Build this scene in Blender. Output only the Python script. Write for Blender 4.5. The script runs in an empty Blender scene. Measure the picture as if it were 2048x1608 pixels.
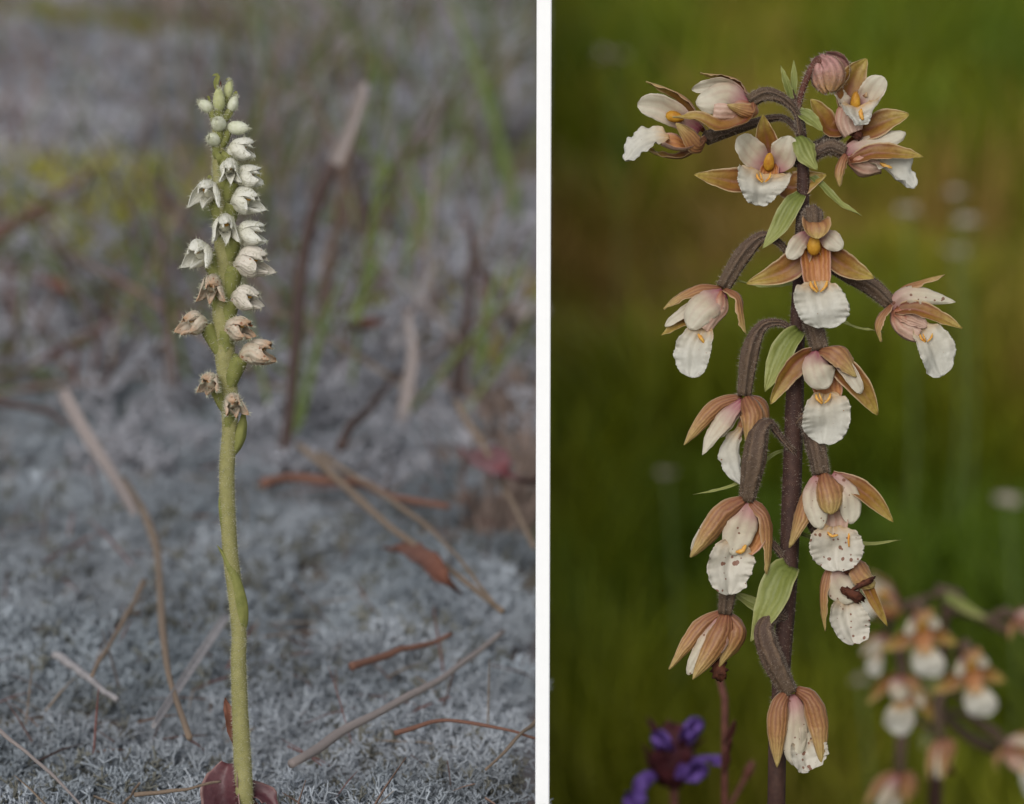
import bpy, math, random
import numpy as np
from mathutils import Vector, Matrix

# ------------------------------------------------------------------ camera, sky, sun, exposure
scene = bpy.context.scene
PITCH = math.radians(12.0)
D = 0.60                       # distance of the plane of focus
CAM_H = 0.2077
LENS = 100.0
FSTOP = 13.5
EXPOSURE = 0.55
SUN_STRENGTH = 1.5
SKY_STRENGTH = 0.10
SUN_EL, SUN_AZ = math.radians(36), math.radians(198)     # azimuth measured from +Y towards +X

cam_data = bpy.data.cameras.new('camera')
cam = bpy.data.objects.new('camera', cam_data)
scene.collection.objects.link(cam)
cam.location = (0, 0, CAM_H)
cam.rotation_euler = (math.pi / 2 - PITCH, 0, 0)
cam_data.lens = LENS
cam_data.sensor_width = 36
cam_data.clip_start = 0.01
cam_data.clip_end = 500
cam_data.dof.use_dof = True
cam_data.dof.focus_distance = D - 0.002
cam_data.dof.aperture_fstop = FSTOP
cam_data.dof.aperture_blades = 9
scene.camera = cam

world = bpy.data.worlds.new('World')
scene.world = world
world.use_nodes = True
wn, wl = world.node_tree.nodes, world.node_tree.links
bg = wn['Background']
sky = wn.new('ShaderNodeTexSky')
sky.sky_type = 'NISHITA'
sky.sun_disc = False
sky.sun_elevation = SUN_EL
sky.sun_rotation = SUN_AZ
hs = wn.new('ShaderNodeHueSaturation')          # thin cloud: the blue of the sky is washed out
hs.inputs['Saturation'].default_value = 0.30
wl.new(sky.outputs[0], hs.inputs['Color'])
wl.new(hs.outputs[0], bg.inputs['Color'])
bg.inputs['Strength'].default_value = SKY_STRENGTH

sun_data = bpy.data.lights.new('sun', 'SUN')
sun = bpy.data.objects.new('sun', sun_data)
scene.collection.objects.link(sun)
sun_data.energy = SUN_STRENGTH
sun_data.angle = math.radians(45)
sun_data.color = (1.0, 0.97, 0.92)
sdir = Vector((math.sin(SUN_AZ) * math.cos(SUN_EL), math.cos(SUN_AZ) * math.cos(SUN_EL), math.sin(SUN_EL)))
sun.rotation_euler = sdir.to_track_quat('Z', 'Y').to_euler()
sun.location = sdir * 3

vs = scene.view_settings
vs.view_transform = 'Standard'
vs.look = 'None'
vs.exposure = EXPOSURE
vs.gamma = 1
vs.use_curve_mapping = False
scene.cycles.use_denoising = True
scene.cycles.max_bounces = 6
scene.cycles.diffuse_bounces = 4
scene.cycles.transmission_bounces = 4
scene.cycles.caustics_reflective = False
scene.cycles.caustics_refractive = False

rng = np.random.default_rng(7)
random.seed(7)

# ------------------------------------------------------------------ geometry of the view
FWD = np.array([0, math.cos(PITCH), -math.sin(PITCH)])
UPV = np.array([0, math.sin(PITCH), math.cos(PITCH)])
RGT = np.array([1.0, 0, 0])
CAMP = np.array([0, 0, CAM_H])
PX = 0.36 * D / 2048           # metres for one photograph pixel in the plane of focus
MEADOW_Z = -0.46               # the meadow lies lower than the lichen heath
HEATH_Z = -0.016

def ray(px, py):
    return FWD + RGT * ((px - 1024) / 2048 * 0.36) + UPV * ((804 - py) / 2048 * 0.36)
def P(px, py, w=0.0):          # a point w pixels nearer than the plane of focus
    return CAMP + ray(px, py) * (D - w * PX)
def PD(px, py, d):
    return CAMP + ray(px, py) * d
def G(px, py, z=0.0):          # a point at height z over the heath
    r = ray(px, py)
    return CAMP + r * ((z - CAM_H) / r[2])
def AY(px, py, y):             # a point in the upright plane at distance y
    r = ray(px, py)
    return CAMP + r * (y / r[1])
def imgdir(n):
    v = RGT * n[0] + UPV * n[1] - FWD * n[2]
    return v / np.linalg.norm(v)

# ------------------------------------------------------------------ noise
def vnoise(x, y, scale, seed):
    r = np.random.default_rng(seed).random((64, 64))
    u, v = np.asarray(x) / scale, np.asarray(y) / scale
    i, j = np.floor(u).astype(int), np.floor(v).astype(int)
    f, g = u - i, v - j
    f, g = f * f * (3 - 2 * f), g * g * (3 - 2 * g)
    a, b = r[i % 64, j % 64], r[(i + 1) % 64, j % 64]
    c, d = r[i % 64, (j + 1) % 64], r[(i + 1) % 64, (j + 1) % 64]
    return (a * (1 - f) + b * f) * (1 - g) + (c * (1 - f) + d * f) * g

# ------------------------------------------------------------------ materials
MATS = {}
def newmat(name):
    m = bpy.data.materials.new(name)
    m.use_nodes = True
    n, l = m.node_tree.nodes, m.node_tree.links
    return m, n, l, n['Principled BSDF']
def c4(c):
    return (c[0], c[1], c[2], 1.0)
def mix(n, l, fac, a, b, mode='MIX'):
    x = n.new('ShaderNodeMix'); x.data_type = 'RGBA'; x.blend_type = mode
    for s, v in ((0, fac), (6, a), (7, b)):
        if isinstance(v, bpy.types.NodeSocket): l.new(v, x.inputs[s])
        elif s == 0: x.inputs[0].default_value = v
        else: x.inputs[s].default_value = c4(v)
    return x.outputs[2]
def math_(n, l, op, a, b=None, c=None):
    x = n.new('ShaderNodeMath'); x.operation = op
    for s, v in enumerate((a, b, c)):
        if v is None: continue
        if isinstance(v, bpy.types.NodeSocket): l.new(v, x.inputs[s])
        else: x.inputs[s].default_value = v
    return x.outputs[0]
def ramp(n, l, fac, stops):
    x = n.new('ShaderNodeValToRGB')
    el = x.color_ramp.elements
    while len(el) < len(stops): el.new(0.5)
    for e, (p, c) in zip(el, stops):
        e.position = p; e.color = c4(c) if len(c) == 3 else c
    if fac is not None: l.new(fac, x.inputs[0])
    return x.outputs[0]
def noise(n, l, coord, scale, detail=3.0, rough=0.55):
    x = n.new('ShaderNodeTexNoise')
    x.inputs['Scale'].default_value = scale
    x.inputs['Detail'].default_value = detail
    x.inputs['Roughness'].default_value = rough
    if coord is not None: l.new(coord, x.inputs['Vector'])
    return x.outputs[0]
def translucent(m, n, l, b, colour, amount):
    t = n.new('ShaderNodeBsdfTranslucent')
    s = n.new('ShaderNodeMixShader')
    s.inputs[0].default_value = amount
    if isinstance(colour, bpy.types.NodeSocket): l.new(colour, t.inputs[0])
    else: t.inputs[0].default_value = c4(colour)
    l.new(b.outputs[0], s.inputs[1]); l.new(t.outputs[0], s.inputs[2])
    l.new(s.outputs[0], n['Material Output'].inputs['Surface'])

def plain(name, c1, c2, scale=600, rough=0.7, trans=0.0, bump=0.0, stretch=None):
    m, n, l, b = newmat(name)
    tc = n.new('ShaderNodeTexCoord')
    co = tc.outputs['Object']
    if stretch:
        mp = n.new('ShaderNodeMapping'); mp.inputs['Scale'].default_value = stretch
        l.new(tc.outputs['UV'], mp.inputs[0]); co = mp.outputs[0]
    f = noise(n, l, co, scale, 4, 0.6)
    col = ramp(n, l, f, [(0.3, c1), (0.7, c2)])
    l.new(col, b.inputs['Base Color'])
    b.inputs['Roughness'].default_value = rough
    b.inputs['Specular IOR Level'].default_value = 0.25
    if bump:
        bp = n.new('ShaderNodeBump'); bp.inputs['Strength'].default_value = bump; bp.inputs['Distance'].default_value = 0.0003
        l.new(f, bp.inputs['Height']); l.new(bp.outputs[0], b.inputs['Normal'])
    if trans: translucent(m, n, l, b, col, trans)
    MATS[name] = m
    return m

def petalmat(name, base, mid, tip, edge=None, vein=None, vamt=0.0, vfreq=40, speck=None, samt=0.0, trans=0.25, mot=0.25, p=(0.0, 0.35, 0.9), rough=0.5, bump=0.25):
    """colour along the petal (uv x), veins and margin across it (uv y), specks of its own"""
    m, n, l, b = newmat(name)
    tc = n.new('ShaderNodeTexCoord')
    sx = n.new('ShaderNodeSeparateXYZ'); l.new(tc.outputs['UV'], sx.inputs[0])
    nz = noise(n, l, tc.outputs['Object'], 350, 4, 0.6)
    u = math_(n, l, 'ADD', sx.outputs[0], math_(n, l, 'MULTIPLY', math_(n, l, 'SUBTRACT', nz, 0.5), 0.25))
    col = ramp(n, l, u, [(p[0], base), (p[1], mid), (p[2], tip)])
    vv = math_(n, l, 'ADD', sx.outputs[1], math_(n, l, 'MULTIPLY', math_(n, l, 'SUBTRACT', nz, 0.5), 0.20))
    wave = math_(n, l, 'SINE', math_(n, l, 'MULTIPLY', vv, vfreq))
    if vein:
        k = math_(n, l, 'MULTIPLY', math_(n, l, 'MAXIMUM', wave, 0.0), vamt)
        k = math_(n, l, 'MULTIPLY', k, math_(n, l, 'SUBTRACT', 1.15, sx.outputs[0]))
        k = math_(n, l, 'MULTIPLY', k, math_(n, l, 'MULTIPLY', nz, 1.9))
        col = mix(n, l, k, col, vein)
    nz2 = noise(n, l, tc.outputs['Object'], 900, 3, 0.6)
    dk = math_(n, l, 'MULTIPLY', math_(n, l, 'SUBTRACT', nz2, 0.42), mot * 2)
    dk = math_(n, l, 'MAXIMUM', dk, 0.0)
    col = mix(n, l, dk, col, tuple(x * 0.6 for x in mid))
    if edge:
        e = math_(n, l, 'ABSOLUTE', math_(n, l, 'SUBTRACT', sx.outputs[1], 0.5))
        e = math_(n, l, 'MULTIPLY', math_(n, l, 'SUBTRACT', e, 0.40), 9)
        e = math_(n, l, 'MINIMUM', math_(n, l, 'MAXIMUM', e, 0.0), 0.85)
        col = mix(n, l, e, col, edge)
    if speck:
        v = n.new('ShaderNodeTexVoronoi'); v.inputs['Scale'].default_value = 750
        l.new(tc.outputs['Object'], v.inputs['Vector'])
        big = noise(n, l, tc.outputs['Object'], 260, 2, 0.5)
        lim = math_(n, l, 'MULTIPLY', math_(n, l, 'MAXIMUM', math_(n, l, 'SUBTRACT', big, 0.42), 0.0), samt * 3.2)
        s = math_(n, l, 'LESS_THAN', v.outputs['Distance'], lim)
        col = mix(n, l, math_(n, l, 'MULTIPLY', s, 0.85), col, speck)
    l.new(col, b.inputs['Base Color'])
    b.inputs['Roughness'].default_value = rough
    b.inputs['Specular IOR Level'].default_value = 0.4
    bp = n.new('ShaderNodeBump'); bp.inputs['Strength'].default_value = bump * 1.5; bp.inputs['Distance'].default_value = 0.0004
    hgt = math_(n, l, 'ADD', math_(n, l, 'MULTIPLY', wave, 0.35), nz2)
    l.new(hgt, bp.inputs['Height']); l.new(bp.outputs[0], b.inputs['Normal'])
    if trans: translucent(m, n, l, b, col, trans)
    MATS[name] = m
    return m

def attrmat(name, rough=0.8, trans=0.0, spec=0.2):
    m, n, l, b = newmat(name)
    a = n.new('ShaderNodeAttribute'); a.attribute_name = 'tint'
    l.new(a.outputs['Color'], b.inputs['Base Color'])
    b.inputs['Roughness'].default_value = rough
    b.inputs['Specular IOR Level'].default_value = spec
    if trans: translucent(m, n, l, b, a.outputs['Color'], trans)
    MATS[name] = m
    return m

# marsh orchid: warm cast of the light tinted into the whites
petalmat('sepal_outer', (0.24, 0.09, 0.045), (0.37, 0.185, 0.068), (0.46, 0.35, 0.12), edge=(0.50, 0.33, 0.18), vein=(0.17, 0.05, 0.03), vamt=0.75, vfreq=34, speck=(0.14, 0.05, 0.02), samt=0.10, trans=0.22, mot=0.8, p=(0.0, 0.55, 1.0))
petalmat('sepal_inner', (0.16, 0.05, 0.02), (0.28, 0.13, 0.022), (0.40, 0.31, 0.07), edge=(0.52, 0.38, 0.22), vein=(0.19, 0.05, 0.045), vamt=0.7, vfreq=16, speck=(0.14, 0.05, 0.02), samt=0.10, trans=0.22, mot=0.9, p=(0.0, 0.5, 1.02))
petalmat('petal_white', (0.36, 0.09, 0.13), (0.56, 0.47, 0.34), (0.62, 0.57, 0.45), vein=(0.46, 0.28, 0.22), vamt=0.45, vfreq=23, trans=0.35, mot=0.3, p=(0.05, 0.45, 0.8), bump=0.15)
petalmat('petal_speckled', (0.38, 0.15, 0.15), (0.55, 0.46, 0.33), (0.58, 0.53, 0.41), vein=(0.44, 0.28, 0.24), vamt=0.35, speck=(0.16, 0.05, 0.02), samt=0.42, trans=0.3, mot=0.35, bump=0.15, vfreq=19, p=(0.05, 0.45, 0.8))
petalmat('lip_white', (0.52, 0.33, 0.15), (0.58, 0.535, 0.435), (0.60, 0.58, 0.51), vein=(0.46, 0.42, 0.35), vamt=0.3, vfreq=31, speck=(0.30, 0.13, 0.04), samt=0.16, trans=0.3, mot=0.3, bump=0.25, p=(0.02, 0.3, 0.7))
petalmat('lip_speckled', (0.48, 0.30, 0.14), (0.56, 0.51, 0.41), (0.58, 0.54, 0.455), vein=(0.46, 0.40, 0.33), vamt=0.3, vfreq=29, speck=(0.17, 0.045, 0.015), samt=0.55, trans=0.25, mot=0.35, bump=0.25, p=(0.02, 0.3, 0.7))
petalmat('lip_cup', (0.34, 0.12, 0.05), (0.52, 0.33, 0.23), (0.56, 0.39, 0.30), vein=(0.36, 0.10, 0.08), vamt=0.6, vfreq=34, trans=0.25, mot=0.35)
petalmat('lip_cup_inside', (0.32, 0.10, 0.01), (0.38, 0.14, 0.025), (0.50, 0.24, 0.10), edge=(0.46, 0.27, 0.22), vein=(0.25, 0.055, 0.04), vamt=0.7, vfreq=44, trans=0.2, mot=0.4)
petalmat('curled_leaf', (0.03, 0.007, 0.010), (0.055, 0.014, 0.020), (0.12, 0.045, 0.05), edge=(0.30, 0.18, 0.16), vein=(0.05, 0.01, 0.012), vamt=0.5, vfreq=14, trans=0.05, mot=0.6, rough=0.45)
petalmat('bract', (0.16, 0.19, 0.04), (0.21, 0.23, 0.055), (0.32, 0.33, 0.10), edge=(0.36, 0.35, 0.14), vein=(0.12, 0.145, 0.025), vamt=0.5, vfreq=29, trans=0.25, mot=0.25)
plain('callus', (0.50, 0.17, 0.01), (0.58, 0.38, 0.10), 1400, 0.5)
plain('anther', (0.30, 0.12, 0.010), (0.50, 0.27, 0.025), 500, 0.55, bump=0.4)
petalmat('ovary', (0.065, 0.034, 0.024), (0.070, 0.040, 0.026), (0.080, 0.050, 0.028), vein=(0.165, 0.105, 0.062), vamt=0.75, vfreq=37.7, trans=0, mot=0.6, rough=0.75, bump=0.5)
plain('orchid_stem', (0.030, 0.013, 0.010), (0.062, 0.030, 0.021), 500, 0.7, bump=0.3)
plain('fuzz', (0.30, 0.24, 0.19), (0.42, 0.35, 0.28), 500, 0.8, trans=0.3)
petalmat('bud', (0.34, 0.17, 0.15), (0.42, 0.22, 0.19), (0.34, 0.19, 0.07), edge=(0.48, 0.38, 0.20), vein=(0.28, 0.11, 0.10), vamt=0.4, vfreq=22, trans=0.1, mot=0.6, bump=0.5)
plain('wither', (0.03, 0.009, 0.005), (0.11, 0.033, 0.015), 800, 0.8, bump=0.5)
# creeping orchid
petalmat('tiny_white', (0.62, 0.60, 0.42), (0.75, 0.73, 0.62), (0.77, 0.755, 0.68), trans=0.35, mot=0.10, bump=0.15)
petalmat('tiny_cream', (0.56, 0.52, 0.36), (0.67, 0.61, 0.52), (0.69, 0.63, 0.54), speck=(0.38, 0.16, 0.06), samt=0.25, trans=0.25, mot=0.25)
petalmat('tiny_tan', (0.56, 0.50, 0.36), (0.62, 0.53, 0.42), (0.47, 0.28, 0.16), vein=(0.42, 0.20, 0.10), vamt=0.3, vfreq=20, speck=(0.25, 0.08, 0.02), samt=0.35, trans=0.25, mot=0.3, p=(0, 0.6, 1.1))
plain('tiny_bud', (0.58, 0.60, 0.42), (0.68, 0.68, 0.56), 700, 0.7, trans=0.2)
plain('tiny_bud_green', (0.40, 0.42, 0.18), (0.52, 0.53, 0.29), 500, 0.7, trans=0.2)
plain('tiny_stem', (0.19, 0.18, 0.065), (0.26, 0.24, 0.10), 400, 0.75, bump=0.5)
plain('tiny_ovary', (0.15, 0.16, 0.042), (0.23, 0.23, 0.07), 450, 0.75, bump=0.4, trans=0.15)
plain('tiny_fuzz', (0.48, 0.47, 0.34), (0.62, 0.61, 0.49), 500, 0.8, trans=0.4)
plain('tiny_core', (0.28, 0.09, 0.01), (0.55, 0.33, 0.06), 700, 0.6)
# litter and grass
plain('straw', (0.20, 0.14, 0.095), (0.31, 0.235, 0.175), 60, 0.85, bump=0.9, stretch=(4, 22, 1))
plain('pale_straw', (0.26, 0.215, 0.20), (0.40, 0.345, 0.325), 60, 0.85, bump=0.9, stretch=(4, 22, 1))
plain('rust_straw', (0.17, 0.075, 0.05), (0.27, 0.145, 0.105), 60, 0.85, bump=0.9, stretch=(4, 22, 1))
plain('dark_twig', (0.042, 0.026, 0.023), (0.085, 0.058, 0.05), 300, 0.9)
plain('grey_twig', (0.19, 0.18, 0.185), (0.30, 0.28, 0.28), 300, 0.9, bump=0.8)
plain('grass_green', (0.10, 0.15, 0.04), (0.18, 0.23, 0.07), 100, 0.6, trans=0.25)
plain('dead_leaf_red', (0.10, 0.025, 0.03), (0.26, 0.085, 0.085), 250, 0.5, trans=0.1, bump=0.4)
plain('dead_leaf_rust', (0.12, 0.045, 0.028), (0.20, 0.085, 0.055), 250, 0.7, trans=0.1, bump=0.4)
plain('violet', (0.11, 0.05, 0.26), (0.20, 0.11, 0.40), 500, 0.6, trans=0.3)
plain('calyx', (0.03, 0.008, 0.010), (0.09, 0.018, 0.022), 400, 0.7)
plain('red_stalk', (0.07, 0.022, 0.015), (0.12, 0.045, 0.03), 300, 0.7)
plain('pale_bloom', (0.50, 0.42, 0.34), (0.66, 0.58, 0.50), 300, 0.8, trans=0.3)
plain('divider_white', (0.88, 0.88, 0.88), (0.91, 0.91, 0.91), 200, 0.6)
attrmat('lichen', 0.9)
attrmat('meadow_grass', 0.6, 0.30)
attrmat('moss', 0.9, 0.15)

# ------------------------------------------------------------------ mesh helpers
def link(o, parent=None):
    scene.collection.objects.link(o)
    if parent is not None: o.parent = parent
    return o
def mesh_obj(name, V, F, mats, parent=None, origin=None, mi=None, uv=None, smooth=True, tint=None):
    """V in world space; the object's origin is given, the parent has no rotation or scale"""
    V = np.asarray(V, float)
    o0 = np.zeros(3) if origin is None else np.asarray(origin, float)
    me = bpy.data.meshes.new(name)
    if isinstance(F, np.ndarray):
        k = F.shape[1]
        me.vertices.add(len(V)); me.vertices.foreach_set('co', (V - o0).astype(np.float32).ravel())
        me.loops.add(F.size); me.loops.foreach_set('vertex_index', F.astype(np.int32).ravel())
        me.polygons.add(len(F))
        me.polygons.foreach_set('loop_start', np.arange(0, F.size, k, dtype=np.int32))
        me.polygons.foreach_set('loop_total', np.full(len(F), k, dtype=np.int32))
        me.update(calc_edges=True)
    else:
        me.from_pydata([tuple(v) for v in (V - o0)], [], F)
    for m in (mats if isinstance(mats, (list, tuple)) else [mats]):
        me.materials.append(MATS[m])
    if mi is not None: me.polygons.foreach_set('material_index', np.asarray(mi, dtype=np.int32))
    if smooth: me.polygons.foreach_set('use_smooth', np.ones(len(me.polygons), dtype=bool))
    if uv is not None:
        ul = me.uv_layers.new(name='UVMap')
        li = np.zeros(len(me.loops), dtype=np.int32); me.loops.foreach_get('vertex_index', li)
        ul.data.foreach_set('uv', np.asarray(uv, dtype=np.float32)[li].ravel())
    if tint is not None:
        at = me.attributes.new('tint', 'FLOAT_COLOR', 'POINT')
        at.data.foreach_set('color', np.c_[tint, np.ones(len(tint))].astype(np.float32).ravel())
    me.update()
    o = bpy.data.objects.new(name, me)
    link(o, parent)
    par0 = np.zeros(3)
    p = parent
    while p is not None:
        par0 = par0 + np.array(p.location); p = p.parent
    o.location = o0 - par0
    return o
def empty(name, loc):
    o = bpy.data.objects.new(name, None)
    o.empty_display_size = 0.01
    link(o); o.location = loc
    return o
def tag(o, label, cat, group=None):
    o['label'] = label; o['category'] = cat
    if group: o['group'] = group
    return o

def spline(pts, n):
    """smooth curve through the points, n samples"""
    p = np.asarray(pts, float)
    if len(p) == 2: return p[0] + (p[1] - p[0]) * np.linspace(0, 1, n)[:, None]
    ext = np.vstack([2 * p[0] - p[1], p, 2 * p[-1] - p[-2]])
    seg = np.linalg.norm(np.diff(p, axis=0), axis=1)
    s = np.r_[0, np.cumsum(seg)] / seg.sum()
    out = []
    for t in np.linspace(0, 1, n):
        i = min(max(np.searchsorted(s, t, side='right') - 1, 0), len(p) - 2)
        f = (t - s[i]) / (s[i + 1] - s[i])
        a, b, c, d = ext[i], ext[i + 1], ext[i + 2], ext[i + 3]
        out.append(0.5 * (2 * b + (c - a) * f + (2 * a - 5 * b + 4 * c - d) * f * f + (3 * b - a - 3 * c + d) * f ** 3))
    return np.array(out)
def unit(v):
    return v / np.maximum(np.linalg.norm(v, axis=-1, keepdims=True), 1e-12)
def tangents(c):
    return unit(np.gradient(c, axis=0))

PROF = {
    'lance': [(0, .45), (.15, .78), (.38, 1), (.6, .88), (.8, .58), (.93, .28), (1, .06)],
    'blunt': [(0, .40), (.15, .72), (.4, 1), (.65, 1), (.85, .78), (.95, .5), (1, .14)],
    'lip': [(0, .30), (.08, .50), (.20, .82), (.36, .98), (.52, 1), (.70, .93), (.84, .76), (.94, .50), (1, .18)],
    'heart': [(0, .55), (.10, .92), (.25, 1), (.45, .88), (.65, .62), (.82, .46), (.94, .34), (1, .14)],
    'cup': [(0, .55), (.2, .9), (.5, 1), (.8, .92), (1, .7)],
    'bract': [(0, .55), (.15, .85), (.4, 1), (.65, .82), (.85, .42), (1, .04)],
    'blade': [(0, .8), (.3, 1), (.7, .75), (.9, .4), (1, .08)],
    'stick': [(0, .8), (.1, 1), (.9, .9), (1, .5)],
}
def shell(C, halfw, N0, cup=0.4, ruffle=0.0, serr=0.0, th=1.8 * PX, nv=11, seed=0, curlback=0.0, twist=0.0, keel=0.10):
    """thin closed leaf along the centre line C; front faces N0"""
    nu = len(C)
    T = tangents(C)
    N = N0 - (T @ N0)[:, None] * T
    N = unit(N)
    S = np.cross(N, T)
    if twist:
        a = np.linspace(0, twist, nu)[:, None]
        N, S = N * np.cos(a) + S * np.sin(a), S * np.cos(a) - N * np.sin(a)
    r = np.random.default_rng(seed)
    v = np.linspace(-1, 1, nv)
    u = np.linspace(0, 1, nu)
    ph = r.random(6) * 6.28
    asym = [1 + 0.09 * np.sin(u * 4 + ph[2]) , 1 + 0.09 * np.sin(u * 4.6 + ph[3])]
    C = C + S * (halfw.max() * 0.10 * np.sin(u * 3.1 + ph[4]) * u)[:, None] + N * (halfw.max() * 0.12 * np.sin(u * 5 + ph[5]) * u)[:, None]
    V, UV = [], []
    fr = [r.integers(5, 9), r.integers(12, 19)]
    und = 0.10
    for side in (0, 1):
        for i in range(nu):
            jag = 1 + serr * (r.random(2) - 0.5) * 2 if serr else np.ones(2)
            for j in range(nv):
                k = jag[0] if v[j] < 0 else jag[1]
                if side == 1: k = 1.0
                hw = halfw[i] * (1 + (k - 1) * abs(v[j]) ** 4) * asym[0 if v[j] < 0 else 1][i]
                a = max(abs(cup), 1e-3)
                off = hw * (1 - math.cos(a * v[j])) / a * (1 if cup > 0 else -1)
                x = hw * math.sin(a * v[j]) / a
                off += ruffle * PX * (abs(v[j]) ** 3.5) * (math.sin(u[i] * fr[0] * 3 + ph[0] + (1.7 if v[j] > 0 else 0)) + 0.6 * math.sin(u[i] * fr[1] * 3 + ph[1] + v[j]))
                off -= curlback * hw * abs(v[j]) ** 4 + keel * hw * math.exp(-(v[j] / 0.22) ** 2)
                off += und * hw * math.sin(2.6 * v[j] + 5.1 * u[i] + ph[3]) * math.sin(4.3 * u[i] + ph[1])
                p = C[i] + S[i] * x + N[i] * (off + (0 if side == 0 else -th * (1 - 0.75 * abs(v[j]) ** 3)))
                V.append(p); UV.append((u[i], (v[j] + 1) / 2))
    F, MI = [], []
    o = nu * nv
    for i in range(nu - 1):
        for j in range(nv - 1):
            a, b, c, d = i * nv + j, i * nv + j + 1, (i + 1) * nv + j + 1, (i + 1) * nv + j
            F.append((a, b, c, d)); MI.append(0)
            F.append((o + a, o + d, o + c, o + b)); MI.append(1)
    for i in range(nu - 1):
        a, d = i * nv, (i + 1) * nv
        F.append((a, d, o + d, o + a)); MI.append(0)
        a, d = i * nv + nv - 1, (i + 1) * nv + nv - 1
        F.append((a, o + a, o + d, d)); MI.append(0)
    for j in range(nv - 1):
        a, b = j, j + 1
        F.append((a, o + a, o + b, b)); MI.append(0)
        a, b = (nu - 1) * nv + j, (nu - 1) * nv + j + 1
        F.append((a, b, o + b, o + a)); MI.append(0)
    return np.array(V), F, MI, UV
def prof(name, u):
    q = PROF[name] if isinstance(name, str) else name
    return np.interp(u, [a for a, b in q], [b for a, b in q])

def petal(parent, origin, name, pts, width, nrm, mats, pr='lance', nu=18, seed=None, world=False, **k):
    C = spline(pts if world else [P(*q) for q in pts], nu)
    hw = width * (1.0 if world else PX) / 2 * prof(pr, np.linspace(0, 1, nu))
    if seed is None: seed = int(rng.integers(1 << 30))
    V, F, MI, UV = shell(C, hw, imgdir(nrm) if not world else np.asarray(nrm, float), seed=seed, **k)
    return mesh_obj(name, V, F, list(mats), parent, origin, MI, UV)

def tube_geo(C, R, ns=10, ridge=0.0, nr=6, flat=1.0, jitter=0.0, seed=0):
    C = np.asarray(C); n = len(C)
    T = tangents(C)
    ref = np.array([0.3, -1, 0.2]) if abs(T[0][1]) < 0.8 else np.array([1.0, 0, 0.1])
    A = np.zeros_like(C); a = ref
    for i in range(n):
        a = a - T[i] * (a @ T[i]); a = a / np.linalg.norm(a); A[i] = a
    B = np.cross(T, A)
    r = np.random.default_rng(seed)
    th = np.linspace(0, 2 * np.pi, ns, endpoint=False)
    V, UV, NR = [], [], []
    for i in range(n):
        for j in range(ns):
            k = R[i] * (1 + ridge * math.cos(nr * th[j])) * (1 + jitter * (r.random() - 0.5))
            d = A[i] * math.cos(th[j]) + B[i] * math.sin(th[j]) * flat
            V.append(C[i] + d * k); NR.append(d); UV.append((i / (n - 1), j / ns))
    F = [(i * ns + j, i * ns + (j + 1) % ns, (i + 1) * ns + (j + 1) % ns, (i + 1) * ns + j) for i in range(n - 1) for j in range(ns)]
    F.append(tuple(range(ns - 1, -1, -1))); F.append(tuple(range((n - 1) * ns, n * ns)))
    return np.array(V), F, UV, np.array(NR)
def tube(parent, origin, name, pts, radii, mat, n=16, ns=10, world=False, **k):
    C = spline(pts if world else [P(*q) for q in pts], n)
    at_ = np.linspace(0, 1, len(radii))
    if len(radii) == len(pts):               # one radius for each point of the path
        pp = np.array(pts if world else [P(*q) for q in pts], float)
        at_ = np.r_[0, np.cumsum(np.linalg.norm(np.diff(pp, axis=0), axis=1))]; at_ = at_ / at_[-1]
    R = np.interp(np.linspace(0, 1, n), at_, radii) * (1 if world else PX)
    V, F, UV, NR = tube_geo(C, R, ns, **k)
    o = mesh_obj(name, V, F, mat, parent, origin, None, UV)
    return o, V, NR
def hairs(parent, origin, name, V, NR, count, length, mat, width=1.2, lean=0.5, seed=0, ns=0):
    r = np.random.default_rng(seed)
    i = r.integers(0, max(len(V) - ns - 1, 1), count)
    j = i + 1
    base, nrm = V[i], NR[i]
    for k in ([i + ns] if ns else []) + [j]:
        f = r.random((count, 1))
        near = (np.linalg.norm(V[i] - V[k], axis=1) < 80 * PX)[:, None]
        base = np.where(near, base + (V[k] - V[i]) * f, base)
    nn = unit(nrm + lean * r.normal(size=(count, 3)))
    L = length * PX * (0.4 + 1.1 * r.random((count, 1)))
    side = unit(np.cross(nn, r.normal(size=(count, 3)))) * width * PX / 2
    base = base - nrm * 0.8 * PX
    W = np.stack([base - side, base + side, base + nn * L], 1).reshape(-1, 3)
    F = np.arange(count * 3).reshape(-1, 3)
    o = mesh_obj(name, W, F, mat, parent, origin, smooth=False)
    o['kind'] = 'stuff'
    return o
def blob_geo(c, axes, rads, nu=9, nv=12, lump=0.0, seed=0, taper=0.0):
    r = np.random.default_rng(seed)
    V, NR, UV = [], [], []
    A = np.asarray(axes)
    for i in range(nu):
        t = math.pi * (i + 0.02) / (nu - 1 + 0.04)
        for j in range(nv):
            p = 2 * math.pi * j / nv
            d = np.array([math.sin(t) * math.cos(p), math.sin(t) * math.sin(p), math.cos(t)])
            k = 1 + lump * (r.random() - 0.5)
            tp = 1 - taper * (d[2] + 1) / 2
            q = np.array([d[0] * rads[0] * tp, d[1] * rads[1] * tp, d[2] * rads[2]]) * k
            V.append(c + A.T @ q); NR.append(A.T @ d); UV.append((i / (nu - 1), j / nv))
    F = [(i * nv + j, i * nv + (j + 1) % nv, (i + 1) * nv + (j + 1) % nv, (i + 1) * nv + j) for i in range(nu - 1) for j in range(nv)]
    F = [f[::-1] for f in F]
    F.append(tuple(range(nv))); F.append(tuple(range(nu * nv - 1, (nu - 1) * nv - 1, -1)))
    return np.array(V), F, UV, np.array(NR)
def axes_from(z):
    z = z / np.linalg.norm(z)
    x = np.cross([0.13, 0.9, 0.31], z); x /= np.linalg.norm(x)
    return np.array([x, np.cross(z, x), z])
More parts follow.
